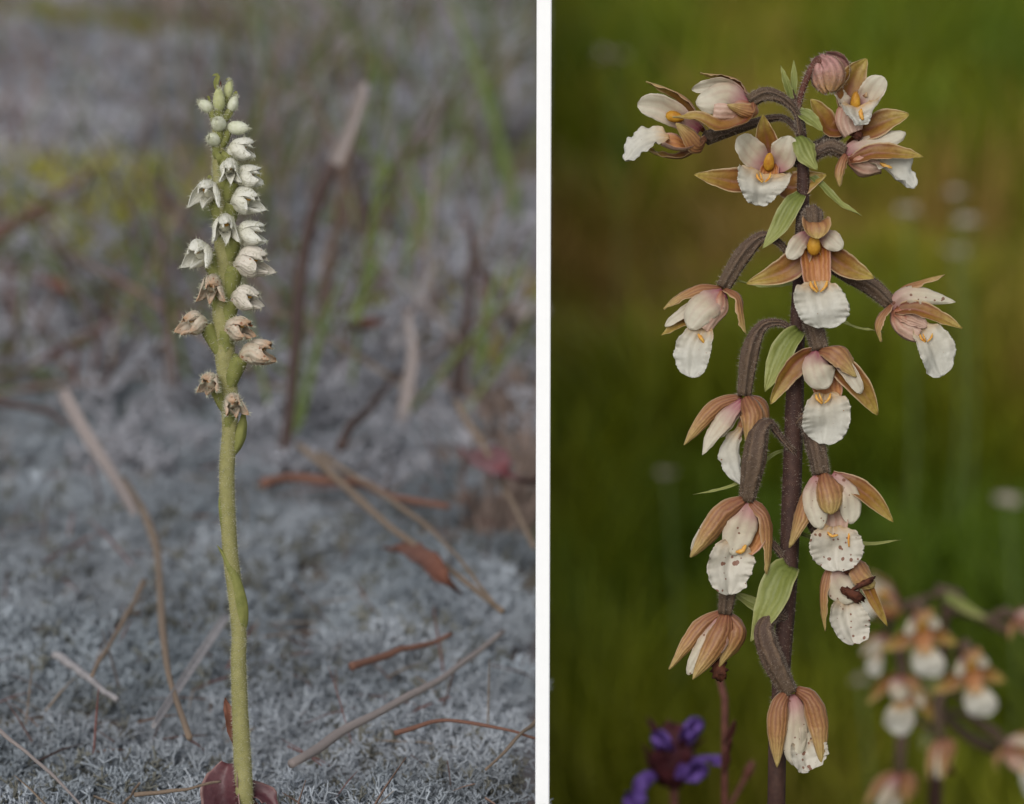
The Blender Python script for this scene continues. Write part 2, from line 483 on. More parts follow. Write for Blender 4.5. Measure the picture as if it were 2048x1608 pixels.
def blob(parent, origin, name, c, zdir, rads, mat, world=False, **k):
    cc = c if world else P(*c)
    ax = axes_from(zdir if world else imgdir(zdir))
    V, F, UV, NR = blob_geo(np.asarray(cc), ax, np.array(rads) * (1 if world else PX), **k)
    return mesh_obj(name, V, F, mat, parent, origin, None, UV), V, NR

# ------------------------------------------------------------------ the ground
KLINE = (1086 - 1024) / 2048 * 0.36 / math.cos(PITCH)      # heath and meadow meet along x = KLINE * y
def heath_h(x, y):
    near = np.clip((y - 0.62) / 0.5, 0, 1)
    return HEATH_Z + (vnoise(x, y, 0.06, 1) - .5) * 0.010 + (vnoise(x, y, 0.22, 2) - .5) * 0.030 * near + (vnoise(x, y, 0.9, 3) - .5) * 0.05 * near
def meadow_h(x, y):
    return MEADOW_Z + (vnoise(x, y, 0.5, 5) - .5) * 0.06 + (vnoise(x, y, 2.5, 6) - .5) * 0.10
ys = np.r_[np.linspace(-30, 0.2, 12), np.arange(0.3, 1.5, 0.014), 1.5 * 1.035 ** np.arange(0, 112)]
def sheet(name, ss, sign, hf, mat):
    V, F = [], []
    for y in ys:
        for s in ss:
            x = KLINE * y + sign * s
            V.append((x, y, 0))
    V = np.array(V); V[:, 2] = hf(V[:, 0], V[:, 1])
    n = len(ss)
    if sign < 0:                       # the heath breaks off in a small earth bank
        V.reshape(len(ys), n, 3)[:, 0, 2] = MEADOW_Z - 0.12
        V.reshape(len(ys), n, 3)[:, 0, 0] -= 0.004
    for i in range(len(ys) - 1):
        for j in range(n - 1):
            a, b, c, d = i * n + j, i * n + j + 1, (i + 1) * n + j + 1, (i + 1) * n + j
            F.append((a, d, c, b) if sign > 0 else (a, b, c, d))
    F = [f[::-1] for f in F]
    o = mesh_obj(name, V, F, mat)
    o['kind'] = 'structure'
    return o
def groundmat(name, stops, scale, stops2, scale2):
    m, n, l, b = newmat(name)
    tc = n.new('ShaderNodeTexCoord')
    mp = n.new('ShaderNodeMapping'); mp.inputs['Scale'].default_value = (1.0, 0.3, 1.0); l.new(tc.outputs['Object'], mp.inputs[0])
    a = ramp(n, l, noise(n, l, mp.outputs[0], scale, 5, 0.6), stops)
    c = ramp(n, l, noise(n, l, tc.outputs['Object'], scale2, 4, 0.65), stops2)
    k = noise(n, l, mp.outputs[0], scale * 0.6, 3, 0.5)
    col = mix(n, l, ramp(n, l, k, [(0.42, (0, 0, 0)), (0.58, (1, 1, 1))]), a, c)
    l.new(col, b.inputs['Base Color'])
    b.inputs['Roughness'].default_value = 0.95
    b.inputs['Specular IOR Level'].default_value = 0.1
    bp = n.new('ShaderNodeBump'); bp.inputs['Strength'].default_value = 0.6; bp.inputs['Distance'].default_value = 0.004
    l.new(noise(n, l, tc.outputs['Object'], 250, 5, 0.7), bp.inputs['Height']); l.new(bp.outputs[0], b.inputs['Normal'])
    MATS[name] = m
groundmat('heath_soil', [(0.38, (0.07, 0.068, 0.04)), (0.5, (0.15, 0.12, 0.11)), (0.62, (0.15, 0.145, 0.05))], 14, [(0.38, (0.20, 0.19, 0.195)), (0.6, (0.17, 0.125, 0.11))], 18)
groundmat('meadow_soil', [(0.35, (0.03, 0.042, 0.008)), (0.5, (0.08, 0.085, 0.014)), (0.62, (0.15, 0.09, 0.035))], 5.0, [(0.4, (0.04, 0.06, 0.01)), (0.65, (0.09, 0.10, 0.016))], 6)
ssl = np.r_[0, 0.001, np.arange(0.012, 0.5, 0.014), 0.5 * 1.06 ** np.arange(0, 82)]
sheet('heath_ground', ssl, -1, heath_h, 'heath_soil')
ssr = np.r_[-0.3, np.arange(-0.1, 1.5, 0.05), 1.5 * 1.07 ** np.arange(0, 56)]
sheet('meadow_ground', ssr, 1, meadow_h, 'meadow_soil')

# ---- reindeer lichen: branching cushions
def lichen_geo(seed, levels, stalks, L0, r0):
    r = np.random.default_rng(seed)
    segs = []
    def grow(p, d, L, rad, lev):
        q = p + d * L * (0.8 + 0.4 * r.random()) * (1.0 if lev else 0.62)
        segs.append((p, q, rad, rad * 0.8 if lev else 0.0))
        if lev == 0: return
        for _ in range(2 if r.random() < 0.65 else 3):
            e = unit(d + r.normal(size=3) * 0.85 + np.array([0, 0, 0.12]))
            grow(q, e, L * (0.70 + 0.2 * r.random()), rad * 0.84, lev - 1)
    for k in range(stalks):
        a = r.random() * 6.28
        off = np.array([math.cos(a), math.sin(a), 0]) * r.random() * L0 * 0.6
        grow(off, unit(np.array([math.cos(a) * 0.5, math.sin(a) * 0.5, 1.0]) + r.normal(size=3) * 0.15), L0, r0, levels)
    V, F = [], []
    for p, q, a, b in segs:
        q = q + (q - p) * 0.06
        d = unit(q - p)
        s = unit(np.cross(d, [0.31, 0.77, 0.15])); t = np.cross(d, s)
        o = len(V)
        for k in range(3):
            th = k * 2.0944
            V.append(p + (s * math.cos(th) + t * math.sin(th)) * (a if b else a * 1.15))
        if b == 0:                                   # a branch tip ends in a point
            V.append(q)
            F += [(o + k, o + (k + 1) % 3, o + 3) for k in range(3)]
            continue
        for k in range(3):
            th = k * 2.0944
            V.append(q + (s * math.cos(th) + t * math.sin(th)) * b)
        for k in range(3):
            F += [(o + k, o + (k + 1) % 3, o + 3 + (k + 1) % 3), (o + k, o + 3 + (k + 1) % 3, o + 3 + k)]
    return np.array(V), np.array(F)
def scatter(name, variants, X, Y, Z, scale, tints, mat, tilt=0.25):
    n = len(X)
    which = rng.integers(0, len(variants), n)
    VV, FF, TT = [], [], []
    off = 0
    for k, (V, F) in enumerate(variants):
        idx = np.where(which == k)[0]
        m = len(idx)
        if m == 0: continue
        a = rng.random(m) * 6.283
        ca, sa = np.cos(a), np.sin(a)
        W = np.empty((m, len(V), 3))
        W[:, :, 0] = ca[:, None] * V[:, 0] - sa[:, None] * V[:, 1]
        W[:, :, 1] = sa[:, None] * V[:, 0] + ca[:, None] * V[:, 1]
        W[:, :, 2] = V[:, 2]
        W[:, :, 0] += W[:, :, 2] * rng.normal(size=m)[:, None] * tilt
        W[:, :, 1] += W[:, :, 2] * rng.normal(size=m)[:, None] * tilt
        W *= scale[idx][:, None, None]
        W += np.stack([X[idx], Y[idx], Z[idx]], 1)[:, None, :]
        W[:, :, 0] = np.minimum(W[:, :, 0], KLINE * W[:, :, 1] + 0.0004)      # the bank ends the cushions
        VV.append(W.reshape(-1, 3))
        FF.append((F[None] + (np.arange(m) * len(V))[:, None, None] + off).reshape(-1, F.shape[1]))
        TT.append(np.repeat(tints[idx], len(V), axis=0))
        off += m * len(V)
    o = mesh_obj(name, np.vstack(VV), np.vstack(FF), mat, smooth=False, tint=np.vstack(TT))
    o['kind'] = 'stuff'
    return o
def heath_points(n, y0, y1, spread, margin=0.0):
    y = y0 + (y1 - y0) * rng.random(n)
    x = KLINE * y - 0.003 - margin - rng.random(n) * (0.19 * y + spread)
    return x, y
def heath_patch(x, y, seed):        # patches long in depth, as wide as cushions
    return vnoise(x / np.maximum(y, 0.9), y * 0.24, 0.058, seed)
# near cushions
def lichen_carpet(name, label, variants, X, Y, Z, scale, tints, mat):
    """one object: the little trees and the spots where they stand; geometry nodes put a tree on each spot"""
    V = np.vstack([v for v, f in variants] + [np.stack([X, Y, Z], 1)])
    offs = np.cumsum([0] + [len(v) for v, f in variants])
    F = np.vstack([f + o for (v, f), o in zip(variants, offs)])
    nv, npt = offs[-1], len(X)
    me = bpy.data.meshes.new(name)
    me.vertices.add(len(V)); me.vertices.foreach_set('co', V.astype(np.float32).ravel())
    me.loops.add(F.size); me.loops.foreach_set('vertex_index', F.astype(np.int32).ravel())
    me.polygons.add(len(F))
    me.polygons.foreach_set('loop_start', np.arange(0, F.size, 3, dtype=np.int32))
    me.polygons.foreach_set('loop_total', np.full(len(F), 3, dtype=np.int32))
    me.materials.append(MATS[mat])
    me.update(calc_edges=True)
    def attr(nm, typ, data, key):
        at = me.attributes.new(nm, typ, 'POINT'); at.data.foreach_set(key, np.asarray(data).ravel())
    kind = np.r_[np.repeat(np.arange(len(variants)), [len(v) for v, f in variants]), np.full(npt, -1)]
    attr('tree', 'INT', kind.astype(np.int32), 'value')
    attr('pick', 'INT', np.r_[np.zeros(nv), rng.integers(0, len(variants), npt)].astype(np.int32), 'value')
    attr('size', 'FLOAT', np.r_[np.ones(nv), scale].astype(np.float32), 'value')
    rot = np.c_[rng.normal(size=npt) * 0.22, rng.normal(size=npt) * 0.22, rng.random(npt) * 6.283]
    attr('turn', 'FLOAT_VECTOR', np.vstack([np.zeros((nv, 3)), rot]).astype(np.float32), 'vector')
    attr('tint', 'FLOAT_COLOR', np.vstack([np.ones((nv, 4)), np.c_[tints, np.ones(npt)]]).astype(np.float32), 'color')
    o = link(bpy.data.objects.new(name, me))
    g = bpy.data.node_groups.new(name + '_nodes', 'GeometryNodeTree')
    g.interface.new_socket('Geometry', in_out='INPUT', socket_type='NodeSocketGeometry')
    g.interface.new_socket('Geometry', in_out='OUTPUT', socket_type='NodeSocketGeometry')
    N, Lk = g.nodes, g.links
    gi, go = N.new('NodeGroupInput'), N.new('NodeGroupOutput')
    def named(nm, typ):
        x = N.new('GeometryNodeInputNamedAttribute'); x.data_type = typ; x.inputs['Name'].default_value = nm
        return x.outputs[0]
    tree = named('tree', 'INT')
    cmpn = N.new('FunctionNodeCompare'); cmpn.data_type = 'INT'; cmpn.operation = 'LESS_THAN'
    Lk.new(tree, cmpn.inputs[2]); cmpn.inputs[3].default_value = 0
    sep = N.new('GeometryNodeSeparateGeometry'); sep.domain = 'POINT'
    Lk.new(gi.outputs[0], sep.inputs[0]); Lk.new(cmpn.outputs[0], sep.inputs['Selection'])
    spl = N.new('GeometryNodeSplitToInstances'); spl.domain = 'POINT'
    Lk.new(sep.outputs['Inverted'], spl.inputs[0]); Lk.new(tree, spl.inputs['Group ID'])
    iop = N.new('GeometryNodeInstanceOnPoints')
    Lk.new(sep.outputs['Selection'], iop.inputs['Points']); Lk.new(spl.outputs[0], iop.inputs['Instance'])
    iop.inputs['Pick Instance'].default_value = True
    Lk.new(named('pick', 'INT'), iop.inputs['Instance Index'])
    Lk.new(named('turn', 'FLOAT_VECTOR'), iop.inputs['Rotation'])
    Lk.new(named('size', 'FLOAT'), iop.inputs['Scale'])
    Lk.new(iop.outputs[0], go.inputs[0])
    o.modifiers.new('carpet', 'NODES').node_group = g
    o['kind'] = 'stuff'; o['label'] = label
    return o
m_, n_, l_, b_ = newmat('lichen_carpet')
at_ = n_.new('ShaderNodeAttribute'); at_.attribute_name = 'tint'; at_.attribute_type = 'INSTANCER'
l_.new(at_.outputs['Color'], b_.inputs['Base Color'])
b_.inputs['Roughness'].default_value = 0.9; b_.inputs['Specular IOR Level'].default_value = 0.15
MATS['lichen_carpet'] = m_
nearv = [lichen_geo(100 + k, 6, 2, 0.0040, 0.00052) for k in range(10)]
x, y = heath_points(7600, 0.505, 1.22, 0.06)
cush = vnoise(x, y, 0.028, 11)
keep = (cush + 0.22 * rng.random(len(x)) > 0.44) & (x < KLINE * y - 0.011 * (0.57 + 0.75 * cush))
x, y, cush = x[keep], y[keep], cush[keep]
t = vnoise(x, y, 0.03, 12)[:, None]
tn = (1 - t) * np.array([0.27, 0.305, 0.335]) + t * np.array([0.40, 0.425, 0.46])
tn = tn * (0.72 + 0.4 * rng.random((len(x), 1))) * (0.72 + 0.5 * vnoise(x, y, 0.05, 16)[:, None])
tn[rng.random(len(x)) < 0.12] *= np.array([0.60, 0.54, 0.42])
lichen_carpet('near_lichen', 'pale blue grey reindeer lichen cushions around the slim spike', nearv, x, y, heath_h(x, y) - 0.003, 0.45 + 0.75 * cush + 0.25 * rng.random(len(x)), tn, 'lichen_carpet')
# farther cushions, in hummocks
farv = [lichen_geo(200 + k, 4, 2, 0.0080, 0.0013) for k in range(7)]
x, y = heath_points(7400, 0.92, 3.7, 0.10)
hum = heath_patch(x, y, 13)
keep = hum + np.clip(0.42 - (y - 1.25) * 0.32, -0.05, 0.40) + 0.16 * rng.random(len(x)) > 0.62
x, y, hum = x[keep], y[keep], hum[keep]
t = heath_patch(x, y, 14)[:, None]
tn = (1 - t) * np.array([0.21, 0.22, 0.245]) + t * np.array([0.43, 0.42, 0.45])
tn = tn * (0.7 + 0.5 * rng.random((len(x), 1)))
scatter('far_lichen', farv, x, y, heath_h(x, y) - 0.002, (0.6 + 0.5 * rng.random(len(x)) + 0.9 * np.clip(hum - 0.5, 0, 1)) * np.clip(0.4 + 0.6 * y, 0.9, 2.0), tn, 'lichen')['label'] = 'blurred grey lichen carpet of the heath behind the slim spike'
# moss between them
def tuft_geo(seed, blades, h, w):
    r = np.random.default_rng(seed)
    V, F = [], []
    for k in range(blades):
        a = r.random() * 6.28
        b = np.array([math.cos(a), math.sin(a), 0]) * r.random() * h * 0.5
        d = np.array([math.cos(a) * 0.6 * r.random(), math.sin(a) * 0.6 * r.random(), 1.0]) * h * (0.6 + 0.6 * r.random())
        s = np.array([-math.sin(a + 1), math.cos(a + 1), 0]) * w / 2
        o = len(V)
        V += [b - s, b + s, b + d * 0.55 + s * 0.8, b + d * 0.55 - s * 0.8, b + d + s * 0.15 + d * 0.1 * r.normal(), b + d - s * 0.15]
        F += [(o, o + 1, o + 2, o + 3), (o + 3, o + 2, o + 4, o + 5)]
    return np.array(V), np.array(F)
mossv = [tuft_geo(300 + k, 11, 0.012, 0.0020) for k in range(5)]
x, y = heath_points(10000, 0.5, 3.6, 0.10)
m1, m2 = heath_patch(x, y, 21), heath_patch(x, y, 27)
keep = np.maximum(m1, m2) + 0.2 * rng.random(len(x)) + np.clip((y - 1.45 + 1.6 * np.clip(x / y + 0.08, -0.05, 0.1)) * 0.20, -0.16, 0.18) > 0.65
keep &= y > 0.85
x, y, m1, m2 = x[keep], y[keep], m1[keep], m2[keep]
t = heath_patch(x, y, 22)[:, None]
tn = (1 - t) * np.array([0.17, 0.18, 0.04]) + t * np.array([0.42, 0.39, 0.08])
tn = np.where((m2 > m1)[:, None], (1 - t) * np.array([0.12, 0.085, 0.07]) + t * np.array([0.33, 0.25, 0.21]), tn) * (0.7 + 0.5 * rng.random((len(x), 1)))
scatter('heath_moss', mossv, x, y, heath_h(x, y) - 0.002, (0.7 + 0.5 * rng.random(len(x)) + np.clip(np.maximum(m1, m2) - 0.55, 0, 1) * 2.0) * np.clip(0.25 + 0.75 * y, 0.7, 2.6), tn, 'moss')['label'] = 'olive and brown moss patches between the lichen cushions'

# loose dead stalks, needles and thin grass all over the back of the heath
def litter(name, label, n, seed, y0, y1, l0, l1, w0, w1, up=0.4, pick=None, pw=1.3, side=1.0):
    r = np.random.default_rng(seed)
    y = y0 + (y1 - y0) * r.random(n) ** pw
    x = KLINE * y - 0.012 - r.random(n) * (0.19 * y + 0.12) * side
    L = (l0 + (l1 - l0) * r.random(n)) * (0.7 + 0.3 * y)
    az, el = r.random(n) * 6.283, np.where(r.random(n) > up, r.random(n) * 0.2, 0.5 + r.random(n))
    w = (w0 + (w1 - w0) * r.random(n)) * (0.6 + 0.5 * y)
    z = heath_h(x, y) + 0.010
    dv = np.stack([np.cos(az) * np.cos(el), np.sin(az) * np.cos(el), np.sin(el)], 1)
    sv = unit(np.cross(dv, np.array([0, -0.9, 0.5]))) 
    tv = np.cross(dv, sv)
    b = np.stack([x, y, z], 1)
    V = np.empty((n, 9, 3))
    for k, (t, ww) in enumerate(((0, 1), (0.55, 0.9), (1, 0.35))):
        c = b + dv * (L * t)[:, None] - np.array([0, 0, 1.0]) * (L * 0.12 * t * t)[:, None]
        for m in range(3):
            V[:, 3 * k + m] = c + (sv * math.cos(m * 2.094) + tv * math.sin(m * 2.094)) * (w * ww / 2)[:, None]
    V[:, :, 0] = np.minimum(V[:, :, 0], KLINE * V[:, :, 1])
    q = np.array([(3 * k + m, 3 * k + (m + 1) % 3, 3 * k + 3 + (m + 1) % 3, 3 * k + 3 + m) for k in range(2) for m in range(3)])
    F = (q[None] + (np.arange(n) * 9)[:, None, None]).reshape(-1, 4)
    cols = np.array([[0.20, 0.13, 0.10], [0.11, 0.07, 0.06], [0.36, 0.31, 0.29], [0.26, 0.20, 0.15], [0.12, 0.16, 0.04], [0.20, 0.09, 0.075], [0.15, 0.19, 0.05]])
    if pick: cols = cols[pick]
    T = cols[r.integers(0, len(cols), n)] * (0.7 + 0.6 * r.random((n, 1)))
    o = mesh_obj(name, V.reshape(-1, 3), F, 'moss', smooth=False, tint=np.repeat(T, 9, axis=0))
    o['kind'] = 'stuff'; o['label'] = label
litter('heath_litter', 'loose dead stalks and needles over the back of the heath', 3000, 91, 1.05, 3.5, 0.02, 0.08, 0.0006, 0.0018)
litter('needle_litter', 'small brown needles and crumbs among the near lichen', 420, 92, 0.53, 0.95, 0.006, 0.026, 0.0003, 0.0008, 0.25, [0, 1, 3, 5], 1.0)
litter('thin_grass', 'tangle of thin dead and green stems behind the tall arching stalk', 230, 93, 1.0, 2.3, 0.06, 0.16, 0.0012, 0.0024, 1.0, [0, 1, 3, 4, 6, 6, 3, 2], 1.0, 0.5)

# ---- meadow grass
def grass_field(name, n, y0, y1, h0, h1, w, seed, label, power=1.0):
    r = np.random.default_rng(seed)
    y = y0 + (y1 - y0) * r.random(n) ** power
    x = KLINE * y + 0.004 + r.random(n) * (0.20 * y + 0.25)
    patch = vnoise(x * 1.6, y * 0.7, 0.25, seed + 1)
    keep = patch + 0.5 * r.random(n) > 0.42
    x, y, patch = x[keep], y[keep], patch[keep]
    n = len(x)
    z = meadow_h(x, y) - 0.01
    H = (h0 + (h1 - h0) * r.random(n)) * (0.35 + 1.2 * patch)
    az = r.random(n) * 6.283
    bend = H * (0.1 + 0.6 * r.random(n))
    dx, dy = np.cos(az), np.sin(az)
    W = w * (0.6 + 0.8 * r.random(n)) * (0.6 + 0.4 * y / y0)
    sx, sy = -dy * W / 2, dx * W / 2
    V = np.empty((n, 8, 3))
    for k, (t, ww) in enumerate(((0, 1), (0.4, 0.95), (0.75, 0.7), (1.0, 0.1))):
        cx, cy, cz = x + dx * bend * t * t, y + dy * bend * t * t, z + H * (t - 0.18 * t * t)
        V[:, 2 * k] = np.stack([cx - sx * ww, cy - sy * ww, cz], 1)
        V[:, 2 * k + 1] = np.stack([cx + sx * ww, cy + sy * ww, cz], 1)
    q = np.array([(0, 1, 3, 2), (2, 3, 5, 4), (4, 5, 7, 6)])
    F = (q[None] + (np.arange(n) * 8)[:, None, None]).reshape(-1, 4)
    hue = (vnoise(x * 1.6, y * 0.7, 0.28, seed + 2) - 0.5) * 1.15 + 0.42 + 0.25 * (r.random(n) - 0.5)
    hue = np.clip(hue + 0.30 * np.exp(-((y - 3.7) / 0.8) ** 2) - 0.12 * np.exp(-((y - 2.3) / 0.5) ** 2), 0, 1)   # a swathe of dead grass
    a, b, c = np.array([0.085, 0.135, 0.006]), np.array([0.205, 0.215, 0.010]), np.array([0.29, 0.18, 0.045])
    T = np.where(hue[:, None] < 0.5, a + (b - a) * hue[:, None] * 2, b + (c - b) * np.clip(hue[:, None] * 2 - 1, 0, 1) ** 1.6)
    T = T * (0.85 + 0.4 * r.random((n, 1)))
    o = mesh_obj(name, V.reshape(-1, 3), F, 'meadow_grass', smooth=False, tint=np.repeat(T, 8, axis=0))
    o['kind'] = 'stuff'; o['label'] = label
    return o
grass_field('meadow_grass', 42000, 1.35, 4.4, 0.06, 0.20, 0.0035, 41, 'soft green meadow grass behind the brown stemmed orchid', 1.2)
grass_field('far_meadow_grass', 26000, 4.0, 13.0, 0.12, 0.32, 0.006, 51, 'distant blurred green grass of the meadow', 1.0)

# ------------------------------------------------------------------ white strip added to divide the two halves, no real post
def divider():
    d0 = D
    a = PD(1072, 804, d0); b = PD(1101, 804, d0)
    mid = (a + b) / 2
    hw = np.linalg.norm(b - a) / 2
    dv = unit(np.array([mid[0], mid[1], 0.0]))         # runs straight back
    sv = np.array([dv[1], -dv[0], 0.0])
    zb, zt, dep, bev = MEADOW_Z - 0.05, 0.27, 0.005, 0.00022
    prof_ = [(-hw + bev, 0), (hw - bev, 0), (hw, bev), (hw, dep - bev), (hw - bev, dep), (-hw + bev, dep), (-hw, dep - bev), (-hw, bev)]
    V = []
    for z, k in ((zb, 0.25), (zb + 0.03, 1.0), (zt - 0.0006, 1.0), (zt, 0.85)):
        for s, q in prof_:
            c = np.array([mid[0], mid[1], z]) + dv * dep / 2 + sv * s * k + dv * (q - dep / 2) * k
            V.append(c)
    F = [(i * 8 + j, i * 8 + (j + 1) % 8, (i + 1) * 8 + (j + 1) % 8, (i + 1) * 8 + j) for i in range(3) for j in range(8)]
    F += [tuple(range(7, -1, -1)), tuple(range(24, 32))]
    o = mesh_obj('divider_strip', np.array(V), F, 'divider_white', None, (mid[0], mid[1], zb), smooth=False)
    tag(o, 'added white stake standing between lichen heath and meadow', 'divider')
divider()

# ------------------------------------------------------------------ marsh orchid (right)
def orchid_root():
    base = P(1553, 1608)
    d = unit(P(1553, 1608) - P(1556, 1500))
    foot = np.array([base[0] - 0.004, base[1] + 0.01, MEADOW_Z])
    foot[2] = float(meadow_h(foot[0], foot[1])) - 0.01
    r = empty('marsh_orchid', foot)
    return r, foot, base
orchid, ofoot, obase = orchid_root()
tag(orchid, 'tall dark stemmed orchid with hanging brown and white flowers, sharp in front of meadow', 'orchid')
spts = [ofoot, ofoot + (obase - ofoot) * 0.5 + np.array([0.004, 0, 0])] + [P(*q) for q in
        ((1553, 1608), (1557, 1480), (1563, 1330), (1574, 1180), (1582, 1000), (1588, 820), (1593, 680), (1599, 560), (1604, 440), (1606, 340), (1600, 250), (1590, 205), (1583, 180))]
srad = [24, 22, 19, 19, 19, 20, 21, 20, 17, 15, 14, 13, 11, 8, 5]
stem, sV, sN = tube(orchid, ofoot, 'stem', spts, [r * 0.92 * PX for r in srad], 'orchid_stem', n=160, ns=14, world=True, ridge=0.05, nr=7)
up = sV[:, 2] > P(1553, 1700)[2]
hairs(stem, ofoot, 'stem_hairs', sV[up], sN[up], 6000, 6, 'fuzz', 0.8, seed=3, ns=14)

S_IN = ('sepal_inner', 'sepal_outer')
PW = ('petal_white', 'petal_white')
PSP = ('petal_speckled', 'petal_speckled')
LW = ('lip_white', 'lip_white')
LS = ('lip_speckled', 'lip_speckled')
CUP = ('lip_cup_inside', 'lip_cup')

FLOWERS = {}
def flower(key, ov, orad, parts, hair=1700, parent=None):
    """ov: path stalk -> ovary end (px, py, w); parts: list of tuples"""
    parent = parent or orchid
    org = P(*ov[-1])
    fo, V, NR = tube(parent, org, 'flower', ov, [q_ * 0.86 for q_ in orad], 'ovary', n=26, ns=30, ridge=0.10, nr=6)
    hairs(fo, org, 'flower_hairs', V, NR, hair, 7, 'fuzz', 0.75, seed=len(FLOWERS) + 11, ns=30)
    for q in parts:
        kind, pts, width = q[0], q[1], q[2]
        nrm = q[3] if len(q) > 3 else (0, 0, 1)
        o = dict(q[4]) if len(q) > 4 else {}
        if kind == 'S':
            petal(fo, org, 'sepal', pts, width, nrm, S_IN, o.pop('pr', 'lance'), cup=o.pop('cup', 0.7) * 1.3, ruffle=o.pop('ruffle', 2.0), **o)
        elif kind == 'P':
            petal(fo, org, 'petal', pts, width, nrm, o.pop('m', PW), o.pop('pr', 'blunt'), cup=o.pop('cup', 0.5) * 1.4, ruffle=o.pop('ruffle', 2.2), **o)
        elif kind == 'L':
            petal(fo, org, 'lip', pts, width, nrm, o.pop('m', LW), o.pop('pr', 'lip'), cup=o.pop('cup', 0.45) + 0.25, ruffle=o.pop('ruffle', 5) * 0.8, serr=o.pop('serr', 0.05), nu=44, nv=21, th=2.2 * PX, keel=0.16, twist=float(rng.normal() * 0.22), **o)
        elif kind == 'H':
            petal(fo, org, 'lip_base', pts, width, nrm, o.pop('m', CUP), 'cup', cup=o.pop('cup', 1.15), ruffle=0.8, nv=14, **o)
        elif kind == 'C':
            blob(fo, org, 'column', pts, nrm, [q_ * 0.95 for q_ in width], o.pop('m', 'anther'), lump=0.10, seed=5, taper=0.35)
        elif kind == 'K':
            tube(fo, org, 'callus', pts, [width * 0.35, width * 0.8, width * 0.75, width * 0.35], 'callus', n=12, ns=8, jitter=0.5)
        elif kind == 'W':
            blob(fo, org, 'withered_tissue', pts, nrm, width, 'wither', lump=0.75, seed=int(pts[0]), nu=12, nv=14)
    FLOWERS[key] = fo
    return fo
def vcallus(x, y, w, s=1.0):
    return [('K', [(x - 15 * s, y - 12 * s, w - 2), (x - 12 * s, y - 2 * s, w + 3), (x - 2 * s, y + 8 * s, w + 3)], 4.0 * s),
            ('K', [(x + 16 * s, y - 14 * s, w - 2), (x + 13 * s, y - 3 * s, w + 3), (x + 3 * s, y + 7 * s, w + 3)], 3.6 * s),
            ('K', [(x - 8 * s, y - 14 * s, w), (x - 4 * s, y - 2 * s, w + 6), (x, y + 6 * s, w + 3)], 2.6 * s)]

# far top left, facing left
flower('a', [(1598, 262, -10), (1560, 235, -60), (1480, 255, -50), (1412, 276, -20)], [7, 7, 12, 16], [
    ('S', [(1410, 262, -25), (1375, 205, -20), (1335, 178, -10), (1292, 162, 0)], 34, (-0.4, -0.75, 0.35), {'cup': 0.8}),
    ('P', [(1400, 248, -30), (1350, 212, -25), (1312, 190, -15)], 30, (-0.3, -0.6, 0.6)),
    ('P', [(1400, 262, -5), (1345, 226, 5), (1310, 213, 8), (1275, 212, 6)], 58, (-0.25, -0.25, 0.9), {'cup': 0.4}),
    ('C', (1350, 234, 16), (14, 15, 20), (1, -0.3, 0.2)),
    ('H', [(1408, 282, -8), (1370, 295, 6), (1322, 288, 10)], 62, (-0.35, 0.75, 0.5), {'cup': 1.0}),
    ('S', [(1408, 290, -25), (1362, 314, -15), (1315, 308, -5), (1292, 296, 0)], 38, (-0.2, 0.8, 0.4)),
    ('S', [(1412, 276, 5), (1398, 292, 22), (1375, 270, 32), (1350, 248, 36)], 40, (-0.5, 0.4, -0.7), {'cup': 0.5}),
    ('L', [(1338, 275, 8), (1308, 278, 12), (1280, 292, 14), (1247, 318, 10)], 62, (-0.5, 0.55, 0.75), {'pr': 'blunt', 'ruffle': 5}),
])
# top, facing left
flower('b', [(1602, 270, 5), (1592, 225, 15), (1565, 198, 20), (1530, 188, 22), (1498, 204, 22)], [8, 8, 12, 16, 16], [
    ('S', [(1500, 196, 15), (1475, 165, 12), (1440, 152, 12), (1400, 147, 14)], 34, (-0.3, -0.85, 0.4), {'cup': 0.7}),
    ('P', [(1498, 200, 12), (1455, 172, 18), (1420, 172, 20), (1384, 181, 18)], 36, (-0.2, -0.4, 0.9)),
    ('P', [(1500, 210, 25), (1455, 192, 42), (1425, 197, 46), (1392, 206, 40)], 62, (-0.2, 0.1, 1), {'cup': -0.5}),
    ('H', [(1502, 220, 18), (1470, 236, 34), (1425, 232, 36)], 70, (-0.3, 0.6, -0.6), {'cup': 0.9}),
    ('S', [(1504, 215, 25), (1485, 244, 46), (1440, 256, 52), (1395, 236, 54), (1345, 236, 52)], 56, (-0.2, 0.65, 0.55), {'cup': 0.8, 'pr': [(0, .5), (.2, .9), (.42, 1), (.62, .75), (.8, .5), (1, .05)]}),
    ('S', [(1506, 204, 30), (1505, 224, 44), (1475, 216, 52), (1455, 208, 54)], 34, (-0.2, 0.3, -0.9), {'cup': 0.5}),
])
